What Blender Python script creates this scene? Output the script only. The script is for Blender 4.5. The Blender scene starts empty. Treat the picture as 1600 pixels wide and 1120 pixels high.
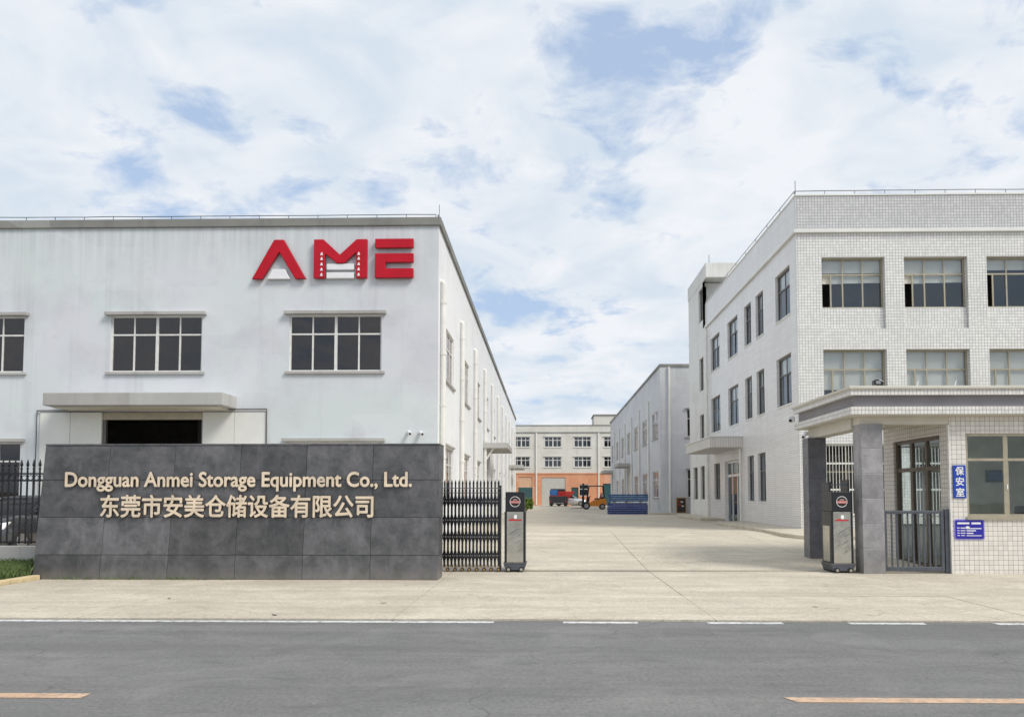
import bpy, bmesh, math, random
from mathutils import Vector, Matrix
random.seed(7)
R = math.radians
SC = bpy.context.scene
COL = SC.collection

# ------------------------------------------------------------------ camera
cam_d = bpy.data.cameras.new('camera')
cam = bpy.data.objects.new('camera', cam_d)
COL.objects.link(cam)
cam.location = (0, 0, 1.6)
cam.rotation_euler = (R(93.0), 0, R(1.25))
cam_d.sensor_width = 36
cam_d.lens = 27.0
cam_d.shift_x = -0.01674
cam_d.shift_y = 0.0963
cam_d.clip_end = 3000
SC.camera = cam

# ------------------------------------------------------------------ sky, sun, exposure
SUN_AZ, SUN_EL = 126.0, 45.0          # azimuth clockwise from +Y (the view direction), elevation
world = bpy.data.worlds.new('World')
SC.world = world
world.use_nodes = True
nt = world.node_tree
nt.nodes.clear()
def wn(t, **k):
    n = nt.nodes.new(t)
    for a, b in k.items(): setattr(n, a, b)
    return n
sky = wn('ShaderNodeTexSky', sky_type='NISHITA', sun_disc=False, sun_elevation=R(SUN_EL), sun_rotation=R(SUN_AZ),
         air_density=1.0, dust_density=1.6, ozone_density=1.0)
tc = wn('ShaderNodeTexCoord')
sep = wn('ShaderNodeSeparateXYZ'); nt.links.new(tc.outputs['Generated'], sep.inputs[0])
zz = wn('ShaderNodeMath', operation='ADD'); nt.links.new(sep.outputs['Z'], zz.inputs[0]); zz.inputs[1].default_value = 0.22
zc = wn('ShaderNodeMath', operation='MAXIMUM'); nt.links.new(zz.outputs[0], zc.inputs[0]); zc.inputs[1].default_value = 0.12
dv = []
for ax in 'XY':
    d = wn('ShaderNodeMath', operation='DIVIDE'); nt.links.new(sep.outputs[ax], d.inputs[0]); nt.links.new(zc.outputs[0], d.inputs[1]); dv.append(d)
cmb = wn('ShaderNodeCombineXYZ')
nt.links.new(dv[0].outputs[0], cmb.inputs[0]); nt.links.new(dv[1].outputs[0], cmb.inputs[1]); cmb.inputs[2].default_value = 3.7
nz = wn('ShaderNodeTexNoise', noise_dimensions='3D'); nt.links.new(cmb.outputs[0], nz.inputs['Vector'])
nz.inputs['Scale'].default_value = 2.0; nz.inputs['Detail'].default_value = 10; nz.inputs['Roughness'].default_value = 0.6; nz.inputs['Distortion'].default_value = 0.35
nz3 = wn('ShaderNodeTexNoise', noise_dimensions='3D'); nt.links.new(cmb.outputs[0], nz3.inputs['Vector'])
nz3.inputs['Scale'].default_value = 6.5; nz3.inputs['Detail'].default_value = 9; nz3.inputs['Roughness'].default_value = 0.58; nz3.inputs['Distortion'].default_value = 0.5
cov = wn('ShaderNodeMix', data_type='FLOAT'); cov.inputs['Factor'].default_value = 0.42
nt.links.new(nz.outputs['Fac'], cov.inputs['A']); nt.links.new(nz3.outputs['Fac'], cov.inputs['B'])
rp = wn('ShaderNodeValToRGB'); nt.links.new(cov.outputs['Result'], rp.inputs[0])
rp.color_ramp.elements[0].position = 0.385; rp.color_ramp.elements[0].color = (0, 0, 0, 1)
rp.color_ramp.elements[1].position = 0.475; rp.color_ramp.elements[1].color = (1, 1, 1, 1)
nz2 = wn('ShaderNodeTexNoise', noise_dimensions='3D'); nt.links.new(cmb.outputs[0], nz2.inputs['Vector'])
nz2.inputs['Scale'].default_value = 4.2; nz2.inputs['Detail'].default_value = 9; nz2.inputs['Roughness'].default_value = 0.55; nz2.inputs['Distortion'].default_value = 0.4
rp2 = wn('ShaderNodeValToRGB'); nt.links.new(nz2.outputs['Fac'], rp2.inputs[0])
rp2.color_ramp.elements[0].position = 0.36; rp2.color_ramp.elements[0].color = (5.3, 6.0, 6.75, 1)
rp2.color_ramp.elements[1].position = 0.62; rp2.color_ramp.elements[1].color = (6.85, 7.05, 7.4, 1)
skym = wn('ShaderNodeMix', data_type='RGBA', blend_type='MIX'); skym.inputs['Factor'].default_value = 0.65
nt.links.new(sky.outputs[0], skym.inputs['A']); skym.inputs['B'].default_value = (4.5, 5.7, 7.6, 1)   # thin high haze over the blue
mx = wn('ShaderNodeMix', data_type='RGBA', blend_type='MIX')
nt.links.new(rp.outputs[0], mx.inputs['Factor']); nt.links.new(skym.outputs['Result'], mx.inputs['A']); nt.links.new(rp2.outputs[0], mx.inputs['B'])
bg = wn('ShaderNodeBackground'); bg.inputs['Strength'].default_value = 0.1
nt.links.new(mx.outputs['Result'], bg.inputs['Color'])
wo = wn('ShaderNodeOutputWorld'); nt.links.new(bg.outputs[0], wo.inputs['Surface'])

sun_d = bpy.data.lights.new('sun', 'SUN')
sun_d.energy = 2.1; sun_d.angle = R(20); sun_d.color = (1.0, 0.95, 0.87)
sun = bpy.data.objects.new('sun', sun_d); COL.objects.link(sun)
sv = Vector((math.sin(R(SUN_AZ)) * math.cos(R(SUN_EL)), math.cos(R(SUN_AZ)) * math.cos(R(SUN_EL)), math.sin(R(SUN_EL))))
sun.rotation_euler = sv.to_track_quat('Z', 'Y').to_euler()
sun.location = sv * 60
SC.view_settings.view_transform = 'Standard'
SC.view_settings.look = 'None'
SC.view_settings.gamma = 1
SC.view_settings.use_curve_mapping = False
SC.view_settings.exposure = 0.36

# ------------------------------------------------------------------ materials
M = {}
def newmat(name):
    m = bpy.data.materials.new(name); m.use_nodes = True
    n = m.node_tree.nodes; b = n['Principled BSDF']
    M[name] = m
    return m, m.node_tree, b
def setp(b, col=None, rough=None, metal=None, spec=None, coat=None):
    if col is not None: b.inputs['Base Color'].default_value = (*col, 1)
    if rough is not None: b.inputs['Roughness'].default_value = rough
    if metal is not None: b.inputs['Metallic'].default_value = metal
    if spec is not None: b.inputs['Specular IOR Level'].default_value = spec
    if coat is not None: b.inputs['Coat Weight'].default_value = coat
class G:
    """small node helper"""
    def __init__(s, t): s.t = t
    def n(s, typ, **k):
        n = s.t.nodes.new(typ)
        for a, b in k.items(): setattr(n, a, b)
        return n
    def l(s, a, b): s.t.links.new(a, b)
    def coord(s, kind='pos', scale=(1, 1, 1)):
        if kind == 'pos': o = s.n('ShaderNodeNewGeometry').outputs['Position']
        elif kind == 'uv': o = s.n('ShaderNodeTexCoord').outputs['UV']
        else: o = s.n('ShaderNodeTexCoord').outputs['Object']
        mp = s.n('ShaderNodeMapping'); mp.inputs['Scale'].default_value = scale
        s.l(o, mp.inputs['Vector']); return mp.outputs[0]
    def noise(s, vec, scale, detail=5, rough=0.55, dist=0.0):
        n = s.n('ShaderNodeTexNoise'); s.l(vec, n.inputs['Vector'])
        n.inputs['Scale'].default_value = scale; n.inputs['Detail'].default_value = detail
        n.inputs['Roughness'].default_value = rough; n.inputs['Distortion'].default_value = dist
        return n.outputs['Fac']
    def ramp(s, fac, p0, c0, p1, c1):
        r = s.n('ShaderNodeValToRGB'); s.l(fac, r.inputs[0])
        e = r.color_ramp.elements
        e[0].position = p0; e[1].position = p1
        e[0].color = (*c0, 1) if not isinstance(c0, float) else (c0, c0, c0, 1)
        e[1].color = (*c1, 1) if not isinstance(c1, float) else (c1, c1, c1, 1)
        return r.outputs[0]
    def mix(s, a, b, fac, mode='MIX'):
        m = s.n('ShaderNodeMix', data_type='RGBA', blend_type=mode)
        for v, k in ((a, 'A'), (b, 'B')):
            if isinstance(v, tuple): m.inputs[k].default_value = (*v, 1)
            else: s.l(v, m.inputs[k])
        if isinstance(fac, float): m.inputs['Factor'].default_value = fac
        else: s.l(fac, m.inputs['Factor'])
        return m.outputs['Result']
    def bump(s, h, strength, dist, b):
        n = s.n('ShaderNodeBump'); n.inputs['Strength'].default_value = strength; n.inputs['Distance'].default_value = dist
        s.l(h, n.inputs['Height']); s.l(n.outputs[0], b.inputs['Normal'])

def simple(name, col, rough=0.5, metal=0.0, var=0.12, vscale=3.0, bump=0.0, bscale=60, spec=None, coat=None, rnd=0.0):
    m, t, b = newmat(name); setp(b, col, rough, metal, spec, coat); g = G(t)
    v = g.coord('pos')
    f = g.noise(v, vscale, 6)
    lo = tuple(c * (1 - var) for c in col); hi = tuple(min(1, c * (1 + var)) for c in col)
    c = g.ramp(f, 0.3, lo, 0.7, hi)
    if rnd:
        oi = g.n('ShaderNodeObjectInfo')
        c = g.mix(c, g.ramp(oi.outputs['Random'], 0.0, 1 - rnd, 1.0, 1.0 + 0 * rnd), 1.0, 'MULTIPLY')
    g.l(c, b.inputs['Base Color'])
    fr = g.noise(v, vscale * 4, 4)
    rr = g.ramp(fr, 0.3, max(0.02, rough - 0.08), 0.7, min(1.0, rough + 0.1)); g.l(rr, b.inputs['Roughness'])
    if bump: g.bump(g.noise(v, bscale, 4), bump, 0.01, b)
    return m

def plaster(name, col, tint, streak=0.5, top=None):
    m, t, b = newmat(name); setp(b, col, 0.85, spec=0.2); g = G(t)
    v = g.coord('pos')
    c = g.mix(col, tint, g.ramp(g.noise(v, 0.28, 5, 0.55, 0.6), 0.4, 0.0, 0.62, 1.0))
    c = g.mix(c, tuple(x * 0.83 for x in col), g.ramp(g.noise(v, 0.75, 8, 0.62), 0.48, 0.0, 0.75, 0.8))
    vs = g.coord('pos', (2.6, 2.6, 0.10))
    st = g.ramp(g.noise(vs, 1.0, 6, 0.6), 0.55, 0.0, 0.80, streak)
    c = g.mix(c, tuple(x * 0.6 for x in col), st)
    if top:
        sp = g.n('ShaderNodeSeparateXYZ'); g.l(v, sp.inputs[0])
        near = g.ramp(sp.outputs['Z'], 0.0, 0.0, 1.0, 1.0)
        mr = g.n('ShaderNodeMapRange'); g.l(sp.outputs['Z'], mr.inputs[0]); mr.inputs[1].default_value = top - 1.5; mr.inputs[2].default_value = top
        wash = g.ramp(g.noise(g.coord('pos', (5.5, 5.5, 0.22)), 1.0, 7, 0.65), 0.40, 0.0, 0.72, 1.0)
        mm = g.n('ShaderNodeMath', operation='MULTIPLY'); g.l(wash, mm.inputs[0]); g.l(mr.outputs[0], mm.inputs[1])
        m2 = g.n('ShaderNodeMath', operation='MULTIPLY'); g.l(mm.outputs[0], m2.inputs[0]); m2.inputs[1].default_value = 0.55
        c = g.mix(c, tuple(x * 0.58 for x in col), m2.outputs[0])
    # patch repairs, blocky and faint
    vo = g.n('ShaderNodeTexVoronoi', distance='CHEBYCHEV'); g.l(g.coord('pos', (0.45, 0.45, 0.8)), vo.inputs['Vector']); vo.inputs['Scale'].default_value = 1.0
    c = g.mix(c, g.mix(c, (0.9, 0.95, 0.95), 0.35), g.ramp(vo.outputs['Color'], 0.6, 0.0, 0.72, 0.28))
    c = g.mix(c, tuple(x * 0.72 for x in col), g.ramp(g.noise(v, 6, 5, 0.7), 0.62, 0.0, 0.8, 0.35))
    g.l(c, b.inputs['Base Color'])
    hb = g.mix(g.noise(v, 45, 5), g.noise(v, 2.2, 4), 0.55)
    g.bump(hb, 0.35, 0.02, b)
    return m

def tile(name, col, grout, w, h, mortar, rough=0.3, var=0.1, dirt=0.35, dirtcol=None, bump=0.5):
    m, t, b = newmat(name); setp(b, col, rough); g = G(t)
    uv = g.coord('uv')
    bt = g.n('ShaderNodeTexBrick', offset=0.0, squash=1.0); g.l(uv, bt.inputs['Vector'])
    bt.inputs['Scale'].default_value = 1; bt.inputs['Brick Width'].default_value = w; bt.inputs['Row Height'].default_value = h
    bt.inputs['Mortar Size'].default_value = mortar; bt.inputs['Mortar Smooth'].default_value = 0.2; bt.inputs['Bias'].default_value = 0
    bt.inputs['Color1'].default_value = (*[c * (1 - var) for c in col], 1); bt.inputs['Color2'].default_value = (*[min(1, c * (1 + var * .6)) for c in col], 1)
    bt.inputs['Mortar'].default_value = (*grout, 1)
    v = g.coord('pos')
    c = bt.outputs['Color']
    dc = dirtcol or tuple(x * 0.62 for x in col)
    c = g.mix(c, dc, g.ramp(g.noise(v, 0.5, 7, 0.6, 0.4), 0.45, 0.0, 0.8, dirt))
    vs = g.coord('pos', (3.0, 3.0, 0.12))
    c = g.mix(c, tuple(x * 0.5 for x in col), g.ramp(g.noise(vs, 1.0, 6, 0.6), 0.56, 0.0, 0.85, dirt))
    g.l(c, b.inputs['Base Color'])
    g.l(g.ramp(bt.outputs['Fac'], 0.0, rough, 1.0, 0.9), b.inputs['Roughness'])
    inv = g.n('ShaderNodeMath', operation='SUBTRACT'); inv.inputs[0].default_value = 1; g.l(bt.outputs['Fac'], inv.inputs[1])
    g.bump(inv.outputs[0], bump, 0.004, b)
    return m

def glass(name, tint, ior, glow=(1, 1, 1), rough=0.02):
    m = bpy.data.materials.new(name); m.use_nodes = True; M[name] = m
    t = m.node_tree; t.nodes.clear(); g = G(t)
    tr = g.n('ShaderNodeBsdfTransparent'); tr.inputs[0].default_value = (*tint, 1)
    gl = g.n('ShaderNodeBsdfGlossy'); gl.inputs['Color'].default_value = (*glow, 1); gl.inputs['Roughness'].default_value = rough
    bp = g.n('ShaderNodeBump'); bp.inputs['Strength'].default_value = 0.06; bp.inputs['Distance'].default_value = 0.02
    g.l(g.noise(g.coord('pos'), 1.3, 2), bp.inputs['Height']); g.l(bp.outputs[0], gl.inputs['Normal'])
    lw_ = g.n('ShaderNodeLayerWeight'); lw_.inputs['Blend'].default_value = 0.5
    r0 = ((ior - 1) / (ior + 1)) ** 2
    pw = g.n('ShaderNodeMath', operation='POWER'); g.l(lw_.outputs['Facing'], pw.inputs[0]); pw.inputs[1].default_value = 5.0
    ma = g.n('ShaderNodeMath', operation='MULTIPLY_ADD'); g.l(pw.outputs[0], ma.inputs[0]); ma.inputs[1].default_value = 1 - r0; ma.inputs[2].default_value = r0
    mxs = g.n('ShaderNodeMixShader'); g.l(ma.outputs[0], mxs.inputs[0]); g.l(tr.outputs[0], mxs.inputs[1]); g.l(gl.outputs[0], mxs.inputs[2])
    o = g.n('ShaderNodeOutputMaterial'); g.l(mxs.outputs[0], o.inputs['Surface'])
    return m

plaster('plaster_grey', (0.675, 0.68, 0.725), (0.635, 0.695, 0.70), 0.45, 9.45)
plaster('plaster_pale', (0.80, 0.80, 0.82), (0.79, 0.81, 0.80), 0.28, 9.45)
plaster('plaster_workshop', (0.60, 0.60, 0.64), (0.61, 0.635, 0.645), 0.5, 10.05)
plaster('plaster_cream', (0.66, 0.645, 0.585), (0.69, 0.675, 0.62), 0.4)
plaster('plaster_tower', (0.75, 0.74, 0.71), (0.77, 0.765, 0.74), 0.35, 14.0)
plaster('plaster_salmon', (0.66, 0.30, 0.17), (0.70, 0.36, 0.22), 0.35)
plaster('concrete', (0.42, 0.41, 0.39), (0.46, 0.45, 0.43), 0.6)
plaster('coping', (0.22, 0.22, 0.21), (0.27, 0.27, 0.25), 0.6)
simple('interior', (0.14, 0.14, 0.14), 0.9)
simple('interior_pale', (0.80, 0.83, 0.78), 0.8)
simple('roofing', (0.25, 0.25, 0.25), 0.9)
tile('tile_facade', (0.78, 0.775, 0.755), (0.36, 0.36, 0.36), 0.1, 0.1, 0.0075, 0.3, 0.10, 0.30)
tile('tile_strip', (0.84, 0.825, 0.81), (0.44, 0.43, 0.44), 0.9, 0.075, 0.0085, 0.25, 0.05, 0.24)
tile('tile_parapet', (0.62, 0.62, 0.625), (0.30, 0.30, 0.31), 0.1, 0.1, 0.0085, 0.3, 0.10, 0.30)
tile('tile_guard', (0.73, 0.70, 0.65), (0.18, 0.16, 0.14), 0.1, 0.1, 0.0035, 0.28, 0.08, 0.22, (0.55, 0.50, 0.42))
tile('tile_fascia', (0.74, 0.72, 0.69), (0.20, 0.19, 0.18), 0.075, 0.10, 0.004, 0.28, 0.10, 0.30)
tile('rib_white', (0.68, 0.65, 0.61), (0.30, 0.28, 0.26), 0.11, 5.0, 0.006, 0.4, 0.06, 0.35)

def granite(name, base, lo, hi, rough, rnd):
    m, t, b = newmat(name); setp(b, base, rough); g = G(t)
    v = g.coord('pos')
    oi = g.n('ShaderNodeObjectInfo')
    off = g.n('ShaderNodeVectorMath', operation='ADD'); g.l(v, off.inputs[0])
    sc = g.n('ShaderNodeVectorMath', operation='SCALE'); g.l(oi.outputs['Random'], sc.inputs[0]); sc.inputs['Scale'].default_value = 40.0
    g.l(sc.outputs[0], off.inputs[1]); v2 = off.outputs[0]
    c = g.ramp(g.noise(v2, 2.4, 11, 0.72, 0.35), 0.38, lo, 0.66, hi)
    c = g.mix(c, tuple(x * 1.5 for x in hi), g.ramp(g.noise(g.coord('pos', (1.3, 1.3, 0.5)), 1.9, 10, 0.72, 0.3), 0.52, 0.0, 0.74, 0.6))
    c = g.mix(c, g.ramp(oi.outputs['Random'], 0.0, 1.0 - rnd, 1.0, 1.0), 1.0, 'MULTIPLY')
    ve = g.n('ShaderNodeTexNoise', noise_type='RIDGED_MULTIFRACTAL'); g.l(v2, ve.inputs['Vector']); ve.inputs['Scale'].default_value = 1.1; ve.inputs['Detail'].default_value = 4; ve.inputs['Distortion'].default_value = 0.5
    c = g.mix(c, hi, g.ramp(ve.outputs['Fac'], 0.62, 0.0, 1.1, 0.45))
    c = g.mix(c, tuple(x * 2.2 for x in hi), g.ramp(g.noise(v, 110, 3), 0.66, 0.0, 0.78, 0.5))
    c = g.mix(c, (0.30, 0.28, 0.25), g.ramp(g.noise(v, 3.4, 8, 0.7), 0.62, 0.0, 0.85, 0.5))
    sp = g.n('ShaderNodeSeparateXYZ'); g.l(v, sp.inputs[0])
    c = g.mix(c, (0.24, 0.22, 0.19), g.ramp(sp.outputs['Z'], 0.0, 0.42, 0.30, 0.0))
    g.l(c, b.inputs['Base Color'])
    g.l(g.ramp(g.noise(v, 5, 6, 0.65), 0.3, rough - 0.08, 0.7, rough + 0.2), b.inputs['Roughness'])
    g.bump(g.noise(v, 30, 4), 0.08, 0.01, b)
    return m
granite('granite_dark', (0.12, 0.12, 0.13), (0.068, 0.072, 0.076), (0.165, 0.162, 0.175), 0.36, 0.34)
granite('granite_grey', (0.30, 0.29, 0.30), (0.22, 0.215, 0.225), (0.36, 0.35, 0.36), 0.30, 0.15)
granite('granite_column_dark', (0.13, 0.13, 0.15), (0.10, 0.10, 0.115), (0.17, 0.17, 0.19), 0.30, 0.2)

def ground_mat(name, a, b_, c_, rough, sx, sy, rnd=0.0, bump=0.2, grain=90, specks=0.0, wear=0.0, cracks=0.0, worn=None):
    m, t, b = newmat(name); setp(b, a, rough, spec=0.3); g = G(t)
    v = g.coord('pos'); vs = g.coord('pos', (sx, sy, 1))
    c = g.ramp(g.noise(vs, 1.0, 9, 0.66, 0.5), 0.40, a, 0.62, b_)
    c = g.mix(c, c_, g.ramp(g.noise(v, 0.35, 7, 0.62, 0.5), 0.46, 0.0, 0.75, 0.7))
    if rnd:
        oi = g.n('ShaderNodeObjectInfo')
        c = g.mix(c, g.ramp(oi.outputs['Random'], 0.0, 1.0 - rnd, 1.0, 1.0), 1.0, 'MULTIPLY')
    c = g.mix(c, tuple(x * 0.7 for x in a), g.ramp(g.noise(v, 3.0, 8, 0.7), 0.55, 0.0, 0.82, 0.5))
    fine = g.noise(v, grain, 3, 0.7)
    c = g.mix(c, g.ramp(fine, 0.32, 0.62, 0.68, 1.3), 0.6, 'MULTIPLY')
    if wear:
        t1 = g.noise(g.coord('pos', (0.035, 1.9, 1)), 1.0, 6, 0.6)                       # wheel lanes along the road
        c = g.mix(c, tuple(x * 0.74 for x in a), g.ramp(t1, 0.45, 0.0, 0.64, wear))
        t2 = g.noise(g.coord('pos', (0.5, 0.9, 1)), 1.7, 10, 0.68, 1.2)                  # oil and damp stains
        c = g.mix(c, tuple(x * 0.62 for x in a), g.ramp(t2, 0.52, 0.0, 0.70, wear * 1.1))
        t3 = g.noise(v, 0.9, 9, 0.66, 0.8)
        c = g.mix(c, tuple(min(1, x * 1.25) for x in b_), g.ramp(t3, 0.51, 0.0, 0.68, wear * 0.8))
        t4 = g.noise(g.coord('pos', (1.0, 1.0, 1)), 11, 6, 0.7)
        c = g.mix(c, tuple(x * 0.7 for x in a), g.ramp(t4, 0.52, 0.0, 0.68, wear * 0.8))
    if cracks:
        vc = g.n('ShaderNodeTexVoronoi', feature='DISTANCE_TO_EDGE'); vv = g.n('ShaderNodeVectorMath', operation='ADD'); nn = g.n('ShaderNodeTexNoise'); g.l(v, nn.inputs['Vector']); nn.inputs['Scale'].default_value = 1.1; nn.inputs['Detail'].default_value = 6
        sc_ = g.n('ShaderNodeVectorMath', operation='SCALE'); g.l(nn.outputs['Color'], sc_.inputs[0]); sc_.inputs['Scale'].default_value = 1.3
        g.l(v, vv.inputs[0]); g.l(sc_.outputs[0], vv.inputs[1]); g.l(vv.outputs[0], vc.inputs['Vector']); vc.inputs['Scale'].default_value = 0.33
        line = g.ramp(vc.outputs['Distance'], 0.0, 1.0, 0.006, 0.0)
        msk = g.mix(line, (0, 0, 0), g.ramp(g.noise(v, 0.3, 3), 0.42, 1.0, 0.58, 1.0 - cracks))
        c = g.mix(c, tuple(x * 0.4 for x in a), msk)
    if worn:
        c = g.mix(c, worn, g.ramp(g.noise(g.coord('pos', (1.5, 1.5, 1)), 7, 9, 0.72, 0.4), 0.46, 0.0, 0.62, 0.85))
    if specks:
        vo = g.n('ShaderNodeTexVoronoi'); g.l(v, vo.inputs['Vector']); vo.inputs['Scale'].default_value = 3.2
        c = g.mix(c, tuple(x * 0.35 for x in a), g.ramp(vo.outputs['Distance'], 0.03, specks, 0.055, 0.0))
    g.l(c, b.inputs['Base Color'])
    g.l(g.ramp(g.noise(v, 1.3, 5), 0.3, rough - 0.1, 0.7, min(1.0, rough + 0.12)), b.inputs['Roughness'])
    g.bump(fine, bump, 0.006, b)
    return m
ground_mat('slab_concrete', (0.56, 0.50, 0.40), (0.665, 0.60, 0.49), (0.50, 0.445, 0.355), 0.8, 0.35, 1.6, 0.08, 0.15, 24, 0.5, wear=0.40, cracks=0.5)
ground_mat('asphalt', (0.185, 0.183, 0.176), (0.225, 0.223, 0.212), (0.168, 0.168, 0.168), 0.82, 0.25, 1.3, 0.0, 0.5, 28, 0.5, wear=0.5, cracks=0.55)
ground_mat('soil', (0.22, 0.19, 0.14), (0.28, 0.24, 0.18), (0.18, 0.15, 0.11), 0.95, 1, 1)
ground_mat('paint_white', (0.74, 0.74, 0.72), (0.80, 0.80, 0.78), (0.55, 0.55, 0.53), 0.6, 2, 2, worn=(0.30, 0.30, 0.29))
ground_mat('paint_yellow', (0.64, 0.42, 0.27), (0.70, 0.49, 0.34), (0.52, 0.36, 0.25), 0.6, 2, 2, worn=(0.36, 0.28, 0.22))
simple('joint', (0.16, 0.145, 0.12), 0.9)
simple('gold', (0.80, 0.66, 0.50), 0.38, 0.25, 0.16, 5.0)
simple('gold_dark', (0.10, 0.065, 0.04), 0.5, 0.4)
simple('sign_red', (0.50, 0.006, 0.022), 0.5, 0, 0.10, 2.0, spec=0.25)
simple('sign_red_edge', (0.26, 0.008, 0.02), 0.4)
simple('acrylic_white', (0.80, 0.80, 0.82), 0.35, 0, 0.05)
simple('panel_white', (0.74, 0.745, 0.71), 0.45, 0, 0.07, 1.2)
simple('alu_white', (0.74, 0.73, 0.70), 0.35, 0.1, 0.12, 6)
simple('alu_champagne', (0.40, 0.36, 0.27), 0.4, 0.4, 0.12, 6)
simple('alu_bronze', (0.11, 0.085, 0.06), 0.4, 0.3, 0.15, 6)
simple('alu_dark', (0.14, 0.13, 0.125), 0.4, 0.4, 0.15, 6)
simple('pvc_white', (0.76, 0.75, 0.71), 0.4, 0, 0.08, 2.5)
simple('black_paint', (0.012, 0.013, 0.017), 0.35, 0.0, 0.2, 8)
simple('black_iron', (0.016, 0.017, 0.022), 0.45, 0.2, 0.2, 8)
simple('gate_black', (0.028, 0.031, 0.040), 0.26, 0.6, 0.4, 9)
simple('gate_brass', (0.45, 0.27, 0.10), 0.35, 0.8, 0.3, 12)
simple('steel_dark', (0.10, 0.11, 0.13), 0.4, 0.5, 0.15, 8)
simple('steel_rail', (0.14, 0.12, 0.10), 0.5, 0.6, 0.3, 8)
simple('stainless', (0.50, 0.49, 0.44), 0.22, 0.9, 0.12, 2)
simple('blind_cream', (0.70, 0.67, 0.60), 0.8, 0, 0.05, 2)
simple('sign_blue', (0.01, 0.055, 0.38), 0.35, 0, 0.08)
simple('plate_blue', (0.022, 0.018, 0.33), 0.3, 0, 0.08)
simple('emblem_pink', (0.62, 0.42, 0.40), 0.4)
simple('plate_rim', (0.30, 0.27, 0.62), 0.35)
simple('steel_blue', (0.012, 0.055, 0.27), 0.35, 0.1, 0.2, 4, rnd=0.3)
simple('steel_teal', (0.012, 0.12, 0.30), 0.35, 0.1, 0.2, 4, rnd=0.3)
simple('steel_red', (0.55, 0.025, 0.02), 0.4, 0.1, 0.15, 4, rnd=0.25)
simple('cover_blue', (0.03, 0.15, 0.40), 0.6, 0, 0.15, 3)
simple('forklift_orange', (0.62, 0.22, 0.02), 0.4, 0.1, 0.15, 4)
simple('rubber', (0.02, 0.02, 0.021), 0.8, 0, 0.2, 10)
simple('rim_grey', (0.32, 0.32, 0.33), 0.4, 0.7)
simple('seat_black', (0.02, 0.02, 0.022), 0.7)
simple('car_grey', (0.075, 0.08, 0.09), 0.25, 0.5, 0.05, 3, coat=0.8)
simple('car_silver', (0.55, 0.56, 0.57), 0.25, 0.6, 0.05, 3, coat=0.8)
simple('truck_dark', (0.03, 0.032, 0.036), 0.45, 0.1, 0.2, 4)
simple('lamp_white', (0.85, 0.86, 0.88), 0.12, 0, 0.03)
simple('lamp_red', (0.5, 0.02, 0.02), 0.2)
simple('door_green', (0.03, 0.09, 0.10), 0.4)
simple('door_beige', (0.62, 0.40, 0.26), 0.6)
simple('shutter', (0.58, 0.57, 0.52), 0.45, 0.1, 0.08)
simple('kerb_yellow', (0.62, 0.50, 0.30), 0.8, 0, 0.2, 6, 0.2)
simple('wood_frame', (0.42, 0.25, 0.10), 0.6)
simple('board_black', (0.03, 0.025, 0.025), 0.6)
simple('leaf_bright', (0.17, 0.25, 0.04), 0.6, 0, 0.5, 9)
simple('leaf', (0.065, 0.11, 0.03), 0.6, 0, 0.5, 9)
simple('grass_blade', (0.10, 0.15, 0.045), 0.7, 0, 0.5, 9)
simple('bark', (0.12, 0.09, 0.06), 0.9)
simple('band_grey', (0.23, 0.22, 0.23), 0.5, 0, 0.12, 2)
simple('soffit', (0.60, 0.57, 0.50), 0.8, 0, 0.06, 2)
simple('cctv_white', (0.78, 0.78, 0.78), 0.3, 0, 0.03)
simple('cctv_black', (0.01, 0.01, 0.012), 0.2)
glass('glass_dark', (0.62, 0.61, 0.60), 1.78, (0.95, 0.90, 0.90))
glass('glass_sky', (0.80, 0.84, 0.86), 1.95, (0.75, 0.85, 0.95))
glass('glass_clear', (0.84, 0.90, 0.87), 1.65)
glass('glass_blue', (0.30, 0.42, 0.50), 1.9, (0.85, 0.93, 1))

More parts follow.
